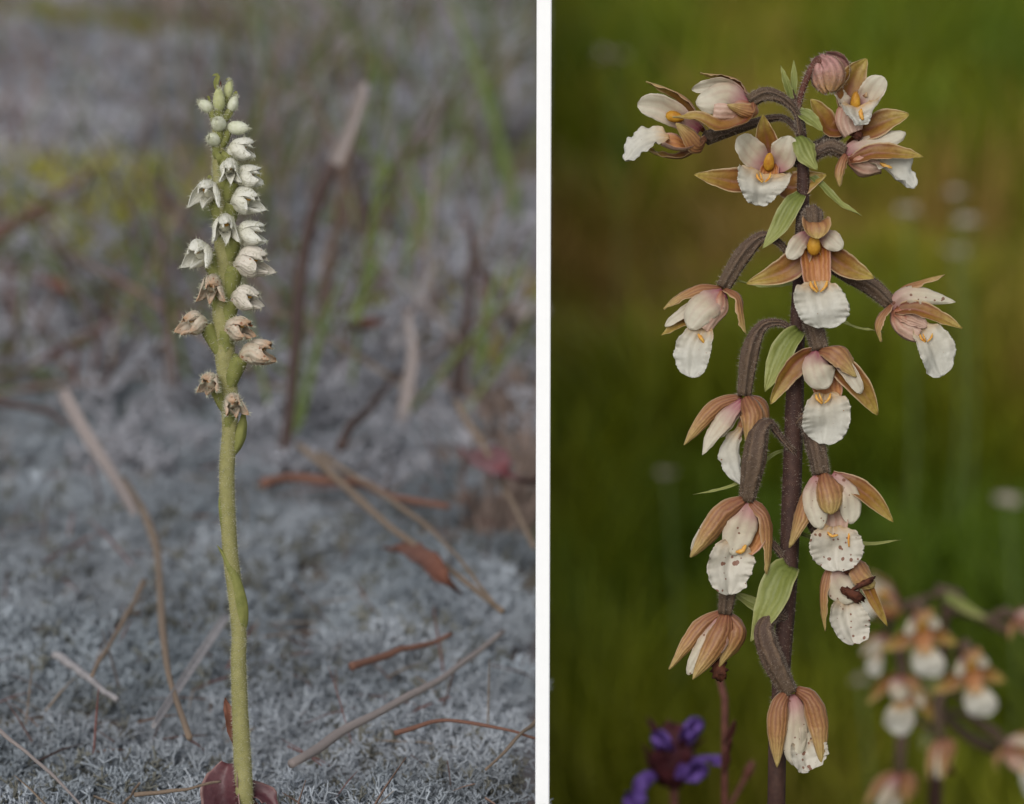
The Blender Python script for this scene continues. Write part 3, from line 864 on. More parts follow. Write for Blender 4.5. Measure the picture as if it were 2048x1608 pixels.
# top, looking at us
flower('c', [(1604, 330, -20), (1580, 318, -45), (1545, 328, -22)], [9, 14, 16], [
    ('S', [(1540, 318, -18), (1535, 282, -6), (1530, 255, 2), (1527, 229, 8)], 52, (0, -0.2, 1), {'cup': 0.7}),
    ('P', [(1535, 338, -10), (1505, 310, 6), (1486, 290, 16), (1472, 277, 22)], 64, (0.35, -0.1, 1), {'cup': 0.45}),
    ('P', [(1545, 338, -10), (1568, 312, 4), (1578, 292, 12), (1582, 272, 16)], 60, (-0.4, -0.1, 1), {'cup': 0.5}),
    ('S', [(1532, 350, -14), (1480, 362, -6), (1435, 358, 0), (1389, 352, 6)], 56, (0.1, 0.2, 1), {'cup': 0.55}),
    ('S', [(1548, 350, -14), (1580, 374, -8), (1612, 366, -2), (1653, 352, 6)], 62, (-0.1, 0.2, 1), {'cup': 0.55}),
    ('H', [(1540, 328, -10), (1538, 348, 0), (1530, 362, 14)], 46, (0, 0.3, 1), {'cup': 0.9}),
    ('C', (1538, 324, 6), (14, 12, 20), (0.05, 1, 0.4)),
    ('L', [(1527, 345, 14), (1524, 362, 26), (1520, 385, 28), (1516, 413, 18)], 116, (0, 0.35, 1), {'pr': 'heart', 'cup': 0.55, 'ruffle': 6}),
] + vcallus(1527, 358, 30, 0.9))
# upper right, looking at us
flower('d', [(1604, 300, -30), (1640, 290, -60), (1665, 275, -50), (1690, 250, -25)], [8, 13, 16, 17], [
    ('S', [(1700, 228, -16), (1697, 190, 0), (1708, 155, 6), (1731, 116, 8)], 74, (0.15, -0.1, 1), {'cup': 0.6}),
    ('P', [(1700, 225, -6), (1684, 200, 6), (1672, 175, 12)], 34, (0.6, 0, 0.8)),
    ('P', [(1715, 222, -4), (1738, 196, 10), (1752, 174, 16), (1766, 153, 18)], 56, (-0.35, 0, 1), {'cup': 0.4}),
    ('S', [(1690, 258, -18), (1662, 258, -10), (1645, 232, -2), (1621, 198, 4)], 56, (0.3, 0.2, 1), {'cup': 0.7}),
    ('S', [(1698, 262, -10), (1740, 258, 4), (1775, 242, 12), (1818, 229, 16)], 60, (0, 0.3, 1), {'cup': 0.5}),
    ('H', [(1705, 212, 4), (1696, 242, 22), (1706, 266, 26)], 66, (0.1, 0.4, -1), {'cup': 0.9}),
    ('C', (1711, 204, 14), (13, 12, 22), (0, 1, 0.3)),
    ('L', [(1714, 212, 22), (1718, 224, 34), (1722, 238, 40), (1724, 250, 38)], 104, (0, 0.75, 0.7), {'cup': 0.9, 'pr': 'heart', 'ruffle': 5}),
    ('K', [(1722, 218, 38), (1722, 230, 44), (1726, 240, 46)], 6),
    ('W', (1716, 271, 18), (10, 6, 8), (1, 0.6, 0)),
])
# right, facing right
flower('e', [(1606, 330, -5), (1630, 308, 0), (1660, 294, 4), (1690, 306, 6)], [9, 14, 18, 16], [
    ('S', [(1690, 300, -12), (1706, 282, -16), (1745, 280, -14), (1790, 262, -10)], 40, (0.2, -0.6, 0.8)),
    ('P', [(1690, 318, 8), (1712, 294, 20), (1755, 284, 24), (1812, 268, 20)], 46, (0.1, 0.3, 1), {'cup': -0.6}),
    ('P', [(1700, 312, 0), (1740, 296, 4), (1768, 290, 6)], 34, (0.1, -0.2, 1)),
    ('S', [(1700, 322, 22), (1745, 306, 38), (1790, 307, 40), (1846, 314, 32)], 40, (0, 0.4, 0.9), {'cup': 0.6}),
    ('S', [(1690, 308, 20), (1680, 325, 30), (1676, 346, 34), (1682, 373, 32)], 36, (0.6, 0, -0.8), {'cup': 1.1}),
    ('H', [(1694, 322, 8), (1722, 344, 20), (1762, 338, 22)], 66, (0.4, 0.7, -0.5), {'cup': 1.1}),
    ('L', [(1738, 318, 18), (1775, 332, 28), (1805, 352, 30), (1830, 376, 24)], 76, (0.35, 0.55, 0.8), {'cup': 0.6, 'pr': 'blunt', 'ruffle': 6}),
    ('K', [(1760, 326, 30), (1772, 332, 34), (1784, 336, 33)], 5),
])
# middle, facing us
flower('f', [(1604, 480, 4), (1612, 445, 22), (1626, 428, 48), (1628, 462, 72)], [9, 16, 21, 19], [
    ('S', [(1628, 452, 66), (1628, 450, 84), (1630, 462, 98), (1630, 478, 106)], 70, (0, -0.6, -0.3), {'cup': -0.9, 'pr': 'blunt'}),
    ('P', [(1620, 464, 72), (1600, 484, 86), (1588, 502, 92), (1576, 517, 94)], 36, (0.4, 0.4, 0.9), {'cup': -0.3}),
    ('P', [(1636, 464, 72), (1656, 474, 86), (1668, 484, 92), (1684, 498, 94)], 38, (-0.4, 0.4, 0.9), {'cup': -0.3}),
    ('S', [(1618, 482, 62), (1585, 530, 60), (1545, 553, 58), (1493, 568, 56)], 58, (0.2, 0.25, 1), {'cup': 0.6}),
    ('S', [(1640, 482, 62), (1672, 520, 60), (1705, 541, 58), (1748, 556, 56)], 56, (-0.2, 0.25, 1), {'cup': 0.6}),
    ('H', [(1628, 474, 66), (1628, 520, 64), (1632, 578, 80)], 76, (0, 0.1, 1), {'cup': 0.95}),
    ('C', (1628, 490, 82), (17, 14, 22), (0, 1, 0.2)),
    ('L', [(1637, 562, 82), (1638, 585, 94), (1640, 615, 94), (1641, 656, 84)], 114, (0, 0.15, 1), {'cup': 0.35, 'ruffle': 5}),
] + vcallus(1637, 576, 96, 1.1))
# left, upper
flower('g', [(1597, 545, 0), (1578, 510, 4), (1556, 484, 6), (1525, 474, 8), (1487, 508, 10), (1446, 575, 10)], [7, 7, 8, 13, 21, 17], [
    ('S', [(1446, 574, 4), (1405, 572, 10), (1365, 590, 16), (1327, 618, 20)], 40, (-0.3, -0.7, -0.3), {'cup': 0.8}),
    ('S', [(1450, 578, 20), (1478, 592, 34), (1486, 626, 38), (1491, 668, 36)], 42, (-0.8, 0, -0.5), {'cup': 0.6}),
    ('S', [(1440, 585, -10), (1395, 620, -4), (1358, 648, 4), (1323, 671, 8)], 36, (0.3, 0.7, 0.6), {'cup': 0.5}),
    ('P', [(1440, 582, 2), (1395, 608, 10), (1362, 628, 12), (1330, 652, 14)], 28, (-0.3, 0.1, 1)),
    ('P', [(1450, 584, 18), (1425, 600, 36), (1400, 625, 42), (1376, 656, 40)], 66, (-0.2, 0.1, 1), {'cup': -0.5}),
    ('H', [(1450, 586, 8), (1448, 625, 22), (1418, 668, 26)], 66, (-0.8, 0.2, -0.4), {'cup': 1.0}),
    ('L', [(1410, 652, 26), (1396, 680, 36), (1388, 712, 38), (1378, 754, 32)], 80, (-0.25, 0.1, 1), {'cup': 0.5, 'pr': 'blunt', 'ruffle': 4}),
    ('K', [(1396, 668, 42), (1402, 676, 45), (1408, 686, 43)], 5),
])
# right, middle
flower('h', [(1604, 520, -6), (1650, 530, -16), (1700, 552, -14), (1745, 575, -8), (1782, 608, 0)], [8, 12, 18, 21, 17], [
    ('S', [(1782, 604, -6), (1806, 576, 0), (1840, 562, 6), (1890, 552, 10)], 32, (0.3, -0.8, -0.2), {'cup': 0.8}),
    ('P', [(1780, 626, 6), (1806, 594, 18), (1850, 590, 22), (1912, 602, 20)], 44, (0.1, 0.2, 1), {'cup': -0.6, 'pr': 'lance', 'm': PSP}),
    ('S', [(1790, 622, 10), (1830, 618, 22), (1875, 632, 26), (1924, 658, 24)], 44, (0.1, 0.4, 0.9), {'cup': 0.7}),
    ('S', [(1782, 610, 14), (1764, 628, 24), (1754, 652, 26), (1762, 684, 24)], 30, (0.8, 0, -0.5), {'cup': 0.5}),
    ('H', [(1784, 622, 4), (1796, 660, 16), (1834, 680, 22)], 64, (0.5, 0.5, -0.5), {'cup': 1.1}),
    ('P', [(1790, 625, 12), (1820, 640, 24), (1855, 652, 28)], 36, (0.2, 0.4, 1), {'m': CUP[::-1]}),
    ('L', [(1836, 652, 22), (1856, 682, 34), (1872, 712, 36), (1887, 752, 28)], 84, (0.2, 0.15, 1), {'cup': 0.6, 'pr': 'blunt', 'ruffle': 4}),
] + vcallus(1852, 678, 38, 0.8))
# left, lower: edge-on
flower('i', [(1597, 690, 0), (1584, 660, 4), (1556, 645, 8), (1522, 655, 10), (1500, 705, 12), (1488, 792, 12)], [7, 7, 8, 14, 22, 16], [
    ('S', [(1484, 794, 4), (1440, 812, 10), (1400, 848, 14), (1366, 889, 16)], 40, (-0.3, -0.2, -0.9), {'cup': 0.7}),
    ('P', [(1484, 800, 14), (1450, 832, 24), (1425, 868, 28), (1407, 911, 28)], 42, (-0.4, 0.2, 0.9), {'cup': -0.5, 'pr': 'lance'}),
    ('P', [(1484, 806, 0), (1458, 846, 6), (1437, 876, 8)], 30, (-0.4, 0.2, 0.9)),
    ('S', [(1492, 794, 26), (1506, 825, 44), (1502, 856, 46), (1491, 888, 42)], 62, (0, 0.1, -1), {'cup': 0.8}),
    ('S', [(1496, 794, 10), (1524, 812, 16), (1532, 840, 14), (1512, 878, 10)], 44, (-0.6, 0.1, -0.8), {'cup': 0.6}),
    ('H', [(1486, 798, 0), (1494, 845, 6), (1478, 880, 10)], 50, (-0.9, 0, 0.3), {'cup': 1.0}),
    ('L', [(1484, 855, 4), (1470, 890, 10), (1470, 925, 12), (1480, 970, 6)], 60, (-0.8, 0.1, 0.6), {'cup': 0.5, 'pr': 'blunt', 'ruffle': 3}),
])
# left, broad ovary above speckled flower
flower('j', [(1590, 905, 14), (1572, 886, 20), (1552, 862, 26), (1540, 846, 36), (1520, 860, 46), (1508, 920, 48), (1494, 1002, 40)], [7, 7, 8, 10, 21, 27, 17], [
    ('S', [(1490, 1002, 48), (1455, 1028, 62), (1425, 1060, 64), (1378, 1112, 60)], 62, (-0.2, 0.1, -1), {'cup': 0.8}),
    ('P', [(1480, 1004, 36), (1435, 1036, 40), (1408, 1072, 42), (1384, 1108, 42)], 34, (-0.4, 0.2, 0.9), {'m': PSP}),
    ('S', [(1502, 1002, 44), (1532, 1030, 54), (1538, 1080, 52), (1530, 1148, 46)], 42, (-0.6, 0.1, -0.7), {'cup': 0.6}),
    ('P', [(1500, 1006, 48), (1488, 1042, 58), (1474, 1075, 60), (1462, 1110, 56)], 66, (0, 0.1, 1), {'cup': -0.4, 'm': PSP}),
    ('H', [(1500, 1010, 38), (1506, 1060, 40), (1484, 1100, 44)], 70, (-0.2, 0.1, 1), {'cup': 0.7}),
    ('L', [(1476, 1080, 44), (1466, 1110, 54), (1462, 1145, 54), (1460, 1188, 46)], 98, (0, 0.1, 1), {'cup': 0.4, 'ruffle': 5, 'm': LS}),
    ('K', [(1472, 1104, 58), (1484, 1102, 62), (1492, 1090, 60)], 6),
])
# middle, below the first front flower
flower('k', [(1598, 620, 10), (1612, 615, 20), (1626, 650, 28), (1640, 700, 42)], [8, 15, 22, 20], [
    ('S', [(1640, 698, 48), (1668, 700, 72), (1694, 718, 78), (1716, 752, 76)], 62, (-0.3, -0.5, -0.8), {'cup': 0.7}),
    ('P', [(1636, 702, 52), (1634, 728, 76), (1640, 752, 82), (1652, 779, 78)], 66, (0, 0.1, 1), {'cup': -0.4}),
    ('P', [(1660, 706, 46), (1692, 735, 66), (1708, 758, 70), (1724, 786, 68)], 34, (-0.2, 0.2, 1)),
    ('S', [(1632, 702, 44), (1600, 720, 52), (1570, 756, 52), (1538, 806, 48)], 48, (0.4, 0.2, 0.8), {'cup': 0.6}),
    ('S', [(1650, 704, 42), (1692, 742, 52), (1725, 780, 54), (1758, 829, 50)], 60, (-0.3, 0.3, 0.9), {'cup': 0.6}),
    ('H', [(1645, 712, 36), (1650, 760, 38), (1652, 802, 54)], 80, (0, 0.1, 1), {'cup': 0.9}),
    ('L', [(1650, 786, 52), (1652, 812, 66), (1656, 845, 66), (1653, 889, 56)], 102, (0, 0.12, 1), {'cup': 0.4, 'ruffle': 5}),
] + vcallus(1646, 800, 68, 0.95))
# middle, second below
flower('l', [(1594, 850, 10), (1610, 838, 20), (1628, 878, 26), (1642, 948, 36)], [8, 14, 23, 19], [
    ('S', [(1648, 946, 46), (1654, 968, 68), (1660, 996, 74), (1664, 1028, 72)], 66, (0, 0.1, -1), {'cup': 0.8, 'pr': 'blunt'}),
    ('P', [(1640, 950, 42), (1628, 985, 58), (1628, 1015, 62), (1640, 1058, 58)], 50, (-0.1, 0.1, 1), {'cup': -0.4, 'm': PSP}),
    ('P', [(1662, 950, 42), (1690, 978, 56), (1702, 1008, 60), (1706, 1048, 56)], 48, (0.1, 0.1, 1), {'cup': -0.4, 'm': PSP}),
    ('S', [(1636, 950, 40), (1614, 996, 48), (1598, 1040, 48), (1578, 1095, 44)], 44, (0.5, 0.2, -0.7), {'cup': 0.6}),
    ('S', [(1664, 950, 38), (1705, 970, 46), (1745, 1000, 48), (1786, 1045, 44)], 42, (-0.3, 0.4, 0.7), {'cup': 0.6}),
    ('H', [(1652, 960, 32), (1664, 1020, 34), (1668, 1074, 48)], 66, (0, 0.1, 1), {'cup': 0.9, 'm': ('lip_cup', 'lip_cup')}),
    ('L', [(1668, 1052, 48), (1670, 1076, 60), (1674, 1105, 60), (1676, 1140, 52)], 110, (0, 0.12, 1), {'cup': 0.4, 'ruffle': 5, 'm': LS}),
    ('K', [(1700, 1060, 62), (1697, 1078, 66), (1698, 1094, 65)], 3),
    ('K', [(1655, 1064, 60), (1664, 1072, 64), (1676, 1070, 63)], 4),
])
# middle, third: stained
flower('m', [(1588, 1030, 0), (1606, 1020, 6), (1640, 1060, 10), (1680, 1124, 20)], [8, 13, 20, 16], [
    ('S', [(1668, 1122, 30), (1650, 1150, 42), (1644, 1198, 42), (1652, 1262, 36)], 30, (0.8, 0, -0.5), {'cup': 0.7}),
    ('S', [(1690, 1120, 34), (1712, 1128, 50), (1728, 1148, 54), (1748, 1176, 52)], 54, (-0.4, -0.2, -0.9), {'cup': 0.6, 'pr': 'blunt'}),
    ('S', [(1700, 1130, 26), (1732, 1168, 40), (1752, 1208, 42), (1776, 1252, 38)], 30, (-0.3, 0.4, 0.8), {'cup': 0.8}),
    ('P', [(1676, 1126, 34), (1674, 1152, 48), (1688, 1178, 52), (1708, 1204, 48)], 66, (0, 0.1, 1), {'cup': -0.4, 'm': PSP}),
    ('H', [(1686, 1140, 24), (1694, 1180, 28), (1694, 1222, 38)], 60, (0, 0.1, 1), {'cup': 0.9}),
    ('L', [(1694, 1196, 36), (1696, 1222, 48), (1700, 1250, 48), (1704, 1288, 40)], 84, (0, 0.12, 1), {'cup': 0.6, 'ruffle': 5, 'm': LS}),
    ('W', (1726, 1168, 60), (7, 5, 22), (1, 0.55, 0)),
    ('W', (1706, 1190, 58), (11, 8, 22), (1, -0.6, 0)),
    ('W', (1688, 1140, 52), (5, 4, 12), (1, -0.7, 0)),
])
# left, drooping closed
flower('n', [(1581, 1160, 10), (1568, 1120, 14), (1545, 1088, 18), (1515, 1078, 20), (1482, 1110, 16), (1458, 1175, 14), (1450, 1228, 14)], [7, 7, 8, 10, 18, 21, 16], [
    ('S', [(1444, 1226, 12), (1410, 1250, 22), (1375, 1290, 26), (1337, 1338, 26)], 42, (-0.3, 0, -1), {'cup': 0.8}),
    ('S', [(1452, 1228, 22), (1446, 1262, 42), (1420, 1310, 48), (1388, 1360, 44)], 64, (0, 0, -1), {'cup': 0.9}),
    ('S', [(1456, 1228, 14), (1482, 1256, 24), (1476, 1290, 26), (1440, 1335, 22)], 60, (-0.6, 0, -0.8), {'cup': 0.8}),
    ('P', [(1444, 1232, 18), (1418, 1272, 30), (1400, 1306, 34), (1376, 1350, 34)], 36, (-0.2, 0.1, 1), {'m': PSP, 'cup': -0.4}),
    ('H', [(1452, 1236, 6), (1456, 1280, 10), (1425, 1325, 12)], 58, (-0.9, 0, 0.3), {'cup': 1.0}),
    ('W', (1438, 1338, 10), (16, 10, 20), (0.1, -1, 0)),
])
# lowest flower
flower('o', [(1570, 1235, 14), (1550, 1230, 30), (1528, 1262, 44), (1546, 1320, 46), (1580, 1386, 42)], [8, 11, 22, 26, 19], [
    ('S', [(1574, 1384, 50), (1560, 1412, 66), (1556, 1465, 68), (1552, 1534, 62)], 52, (0.1, 0.1, -1), {'cup': 0.8}),
    ('S', [(1592, 1380, 50), (1622, 1400, 66), (1638, 1450, 68), (1641, 1526, 62)], 56, (-0.2, 0.1, -1), {'cup': 0.9}),
    ('P', [(1584, 1388, 44), (1592, 1430, 58), (1592, 1480, 60), (1586, 1530, 56)], 54, (0, 0.1, 1), {'cup': -0.5, 'm': PSP}),
    ('P', [(1590, 1388, 36), (1612, 1430, 46), (1618, 1475, 48), (1616, 1520, 46)], 40, (0.1, 0.1, 1), {'m': PSP}),
    ('H', [(1588, 1392, 34), (1600, 1450, 36), (1608, 1498, 40)], 66, (0, 0.1, 1), {'cup': 0.9, 'm': ('lip_cup', 'lip_cup')}),
    ('L', [(1606, 1480, 42), (1612, 1502, 54), (1616, 1518, 60), (1624, 1538, 58)], 92, (0, 0.4, 1), {'cup': 0.8, 'ruffle': 6, 'm': LS}),
])
# hanging bud on top
bpts = [(1594, 232, 4), (1602, 190, 8), (1616, 152, 12), (1634, 124, 14), (1650, 122, 14)]
bo, bV, bN = tube(orchid, P(1650, 122, 14), 'bud', bpts, [6, 6, 7, 10, 16], 'red_stalk', n=20, ns=10)
hairs(bo, P(1650, 122, 14), 'flower_hairs', bV, bN, 500, 9, 'fuzz', 1.2, seed=77, ns=10)
for pts, wd, nr_ in (([(1640, 112, 20), (1660, 128, 36), (1668, 150, 38), (1664, 184, 26)], 64, (0, 0, -1)),
                     ([(1640, 114, 14), (1634, 138, 22), (1640, 162, 26), (1655, 186, 22)], 56, (0.5, 0, -0.8)),
                     ([(1650, 110, 4), (1684, 126, 2), (1690, 152, 2), (1668, 184, 12)], 60, (-0.6, 0, 0.6))):
    q_ = petal(bo, P(1650, 122, 14), 'sepal', pts, wd, nr_, ('bud', 'bud'), 'blunt', cup=1.1, ruffle=1)
    VV = np.array([v.co for v in q_.data.vertices]) + P(1650, 122, 14)
    h_ = len(VV) // 2
    hairs(bo, P(1650, 122, 14), 'flower_hairs', VV[h_:], unit(VV[h_:] - VV[:h_]), 420, 7, 'fuzz', 0.9, seed=wd)
# green bracts
for pts, wd, nr_, cu in (
        ([(1583, 200, 6), (1572, 165, 12), (1561, 131, 14)], 17, (0.2, 0.2, 1), 0.6),
        ([(1586, 195, 2), (1588, 155, 4), (1587, 120, 6)], 15, (-0.2, 0.2, 1), 0.6),
        ([(1596, 222, 12), (1620, 238, 20), (1646, 264, 18)], 30, (0, 0.5, 1), 0.5),
        ([(1596, 272, 14), (1608, 288, 30), (1620, 312, 34), (1634, 340, 30)], 52, (0.2, 0.3, 1), -0.5),
        ([(1610, 345, -6), (1642, 368, 0), (1680, 406, 4), (1724, 430, 6)], 18, (-0.1, 0.6, 0.8), 0.7),
        ([(1602, 388, 16), (1580, 412, 32), (1556, 456, 34), (1526, 498, 28)], 44, (-0.2, 0.3, 1), 0.5),
        ([(1600, 660, 18), (1578, 682, 34), (1556, 724, 36), (1532, 784, 30)], 52, (-0.2, 0.2, 1), 0.5),
        ([(1582, 1130, 18), (1562, 1152, 40), (1538, 1212, 44), (1502, 1284, 36)], 66, (-0.2, 0.2, 1), 0.5),
        ([(1572, 1225, -4), (1540, 1222, -10), (1500, 1204, -12), (1462, 1180, -14)], 32, (0, 0.5, 1), 0.4),
        ([(1590, 900, -8), (1548, 908, -12), (1470, 968, -14), (1386, 989, -14)], 9, (0, 0.5, 1), 0.5),
        ([(1600, 560, -8), (1560, 570, -10), (1520, 570, -12), (1472, 562, -12)], 11, (0, 0.6, 0.8), 0.5),
        ([(1598, 592, -16), (1640, 612, -22), (1700, 650, -24), (1768, 664, -22)], 9, (0, 0.6, 0.8), 0.5),
        ([(1584, 1060, -14), (1640, 1080, -24), (1730, 1088, -26), (1802, 1080, -22)], 12, (0, 0.5, 1), 0.5)):
    petal(orchid, ofoot, 'bract', pts, wd, nr_, ('bract', 'bract'), 'bract', cup=cu, ruffle=1.5)

# ------------------------------------------------------------------ second marsh orchid, out of focus behind
def copy_flower(key, parent, loc, rot, sc):
    src = FLOWERS[key]
    c = src.copy(); scene.collection.objects.link(c)
    c.parent = parent
    M = Matrix.Rotation(rot[1], 4, 'Z') @ Matrix.Rotation(rot[0], 4, 'Y')
    pl = np.array(parent.location)
    c.location = Vector(loc - pl); c.rotation_euler = M.to_euler(); c.scale = (sc,) * 3
    for ch in src.children:
        if 'hairs' in ch.name: continue
        k = ch.copy(); scene.collection.objects.link(k); k.parent = c
    return c
def second_orchid():
    d = 0.97
    top = PD(1884, 1225, d)
    foot = PD(1870, 1608, d); foot = np.array([foot[0], foot[1], float(meadow_h(foot[0], foot[1])) - 0.01])
    r = empty('marsh_orchid', foot)
    tag(r, 'blurred pale flowered orchid standing behind the tall sharp one', 'orchid')
    sp = [foot, PD(1870, 1608, d), PD(1876, 1450, d), PD(1886, 1330, d), PD(1890, 1240, d), PD(1884, 1200, d)]
    s, V, NR = tube(r, foot, 'stem', sp, [0.0026, 0.0024, 0.0022, 0.0018, 0.0012, 0.0006], 'orchid_stem', n=40, ns=10, world=True)
    k = d / D
    # flower, pixel of its throat, (tilt in the picture, turn), size, depth
    for key, px, py, tilt, turn, sc, dd in (
            ('a', 1800, 1215, 0.1, 0.2, 1.0, -0.01), ('f', 1842, 1232, 0.0, 0.1, 0.95, -0.03), ('k', 1806, 1352, 0.1, -0.2, 0.95, -0.02),
            ('f', 1938, 1312, -0.05, 0.2, 0.95, -0.03), ('e', 2030, 1235, 0.1, 0.0, 1.0, 0.0), ('h', 2010, 1490, 0.1, 0.0, 1.0, -0.01),
            ('i', 1800, 1545, -0.1, 0.0, 1.0, -0.02), ('n', 1884, 1478, -0.3, 0.4, 0.85, -0.03), ('g', 1770, 1268, -0.1, 0.0, 0.7, 0.0)):
        copy_flower(key, r, PD(px, py, d + dd), (tilt, turn), sc * 1.04)
    for pts in ([(1888, 1240), (1920, 1195), (1870, 1180)], [(1886, 1215), (1950, 1230), (2020, 1262)], [(1884, 1330), (1870, 1400), (1862, 1440)], [(1880, 1420), (1930, 1470), (1990, 1500)]):
        tube(r, foot, 'flower_stalk', [PD(a, b, d) for a, b in pts], [0.0014, 0.0018, 0.0022], 'ovary', n=10, ns=8, world=True)
    for pts, w in (([(1890, 1190), (1930, 1215), (1975, 1240)], 0.004), ([(1880, 1330), (1860, 1370), (1858, 1410)], 0.006), ([(1876, 1460), (1850, 1480), (1840, 1500)], 0.005)):
        petal(r, foot, 'bract', [PD(a, b, d - 0.01) for a, b in pts], w, imgdir((0, 0.3, 1)), ('bract', 'bract'), 'bract', world=True, cup=0.4)
second_orchid()

# ------------------------------------------------------------------ self-heal with violet flowers
def selfheal():
    d = 0.80
    k = 0.36 * d / 2048
    c = PD(1346, 1512, d)
    foot = np.array([c[0] + 0.004, c[1] + 0.01, 0]); foot[2] = float(meadow_h(foot[0], foot[1])) - 0.01
    r = empty('self_heal', foot)
    tag(r, 'blurred dark headed meadow flower with violet hooded blooms below the hanging orchid', 'flower')
    tube(r, foot, 'stem', [foot, (foot + c) / 2 + np.array([0.006, 0, 0]), c + np.array([0, 0, -0.004])], [0.0016, 0.0014, 0.0013], 'red_stalk', n=14, ns=8, world=True)
    blob(r, foot, 'flower_head', c, np.array([0, 0.1, 1.0]), (44 * k, 40 * k, 62 * k), 'calyx', world=True, lump=0.35, seed=3, nu=14, nv=16)
    R = np.random.default_rng(5)
    for i in range(26):                     # calyx teeth round the head
        a, h = R.random() * 6.28, R.random() * 2 - 1
        dirv = unit(np.array([math.cos(a), math.sin(a) * 0.9, 0.35 + 0.5 * R.random()]))
        p0 = c + np.array([math.cos(a) * 34, math.sin(a) * 30, h * 46]) * k
        petal(r, foot, 'calyx', [p0, p0 + dirv * 16 * k, p0 + (dirv + np.array([0, 0, .4])) * 30 * k], 22 * k, -dirv + np.array([0, 0, 1.0]), ('calyx', 'calyx'), 'lance', nu=7, nv=5, world=True, cup=0.8)
    for px, py, dx, s in ((1326, 1478, -0.3, 0.95), (1384, 1452, 0.25, 0.95), (1384, 1548, 0.3, 1.15), (1272, 1604, -0.8, 0.95), (1436, 1520, 0.7, 0.5)):
        p = PD(px, py, d - 0.012)
        b = p * 0.45 + c * 0.55
        hood = [b, p * 0.7 + b * 0.3 + UPV * 6 * k, p + UPV * 16 * k * s + RGT * dx * 6 * k, p + UPV * 20 * k * s + RGT * dx * 14 * k - FWD * 16 * k]
        o = petal(r, foot, 'bloom', hood, 64 * k * s, imgdir((dx, -0.5, 0.6)), ('violet', 'violet'), 'cup', nu=12, nv=9, world=True, cup=1.3)
        lip = [p * 0.7 + b * 0.3, p + RGT * dx * 14 * k - FWD * 12 * k - UPV * 2 * k, p + RGT * dx * 22 * k - UPV * 14 * k * s - FWD * 14 * k]
        petal(o, foot, 'lower_lip', lip, 46 * k * s, imgdir((0, 0.5, 1)), ('violet', 'violet'), 'lip', nu=9, nv=7, world=True, cup=-0.5, ruffle=3)
selfheal()
def stalk(name, label, cat, pts, rad, mat, d, head=None, group=None):
    p = [PD(a, b, d) for a, b in pts]
    foot = np.array([p[0][0], p[0][1] + 0.01, 0]); foot[2] = float(meadow_h(foot[0], foot[1])) - 0.01
    r = empty(name, foot)
    tag(r, label, cat, group)
    tube(r, foot, 'stem', [foot] + p, [rad * 1.2] + [rad] * len(p), mat, n=24, ns=8, world=True)
    return r, foot, p
r, f, p = stalk('reddish_stalk', 'thin dark red stalk rising between violet flower and hanging orchid bloom', 'stalk', [(1450, 1560), (1446, 1480), (1441, 1410), (1438, 1352)], 0.0010, 'red_stalk', 0.72)
for a, b, s in ((1470, 1455, 0.0022), (1455, 1510, 0.0018), (1462, 1490, 0.0016)):
    petal(r, f, 'bud', [PD(1446, b + 34, 0.72), PD((1446 + a) / 2, b + 10, 0.715), PD(a, b - 14, 0.71)], s * 1.6, imgdir((0.4, 0.3, 1)), ('dead_leaf_red', 'red_stalk'), 'lance', nu=8, nv=6, world=True, cup=0.9)
r, f, p = stalk('reddish_stalk', 'leaning dark red stalk beside the violet flower head', 'stalk', [(1440, 1640), (1470, 1590), (1496, 1545)], 0.0008, 'red_stalk', 0.78)
blob(r, f, 'bud', PD(1498, 1540, 0.78), np.array([0.4, 0, 1.0]), (0.0014, 0.0014, 0.003), 'red_stalk', world=True)
# pale blooms far off in the meadow
for i, (px, py, d, s, nm) in enumerate(((1815, 430, 2.2, 26, 'pale round bloom alone in the meadow behind the upper orchid flowers'),
        (1912, 395, 2.4, 24, 'topmost pale bloom of the three close together in the meadow'), (1934, 450, 2.3, 28, 'middle pale bloom of the three close together in the meadow'),
        (1910, 510, 2.5, 26, 'lowest pale bloom of the three close together in the meadow'), (1332, 952, 1.9, 20, 'small grey bloom in the meadow beside the hanging brown flower'),
        (1722, 1365, 1.6, 20, 'small grey bloom in the meadow beside the blurred orchid'), (2015, 1010, 1.8, 30, 'buff bloom in the meadow above the blurred orchid'),
        (1225, 120, 3.0, 34, 'buff seed head far back in the meadow near the white stake'))):
    k = 0.36 * d / 2048
    c = PD(px, py, d)
    foot = np.array([c[0], c[1], float(meadow_h(c[0], c[1])) - 0.01])
    r = empty('meadow_bloom', foot)
    tag(r, nm, 'flower')
    tube(r, foot, 'stem', [foot, (foot + c) / 2 + np.array([0.01, 0, 0]), c], [0.002, 0.0016, 0.001], 'grass_green', n=10, ns=6, world=True)
    R = np.random.default_rng(60 + i)
    for j in range(9):
        a = j / 9 * 6.283 + R.random() * 0.3
        dv = np.array([math.cos(a), math.sin(a), 0.35 + 0.5 * R.random()])
        petal(r, foot, 'petal', [c, c + dv * s * 0.6 * k, c + (dv + np.array([0, 0, -0.25])) * s * k], s * 0.7 * k, np.array([0, 0, 1.0]) - dv * 0.2, ('pale_bloom', 'pale_bloom'), 'blunt', nu=6, nv=5, world=True, cup=0.4)

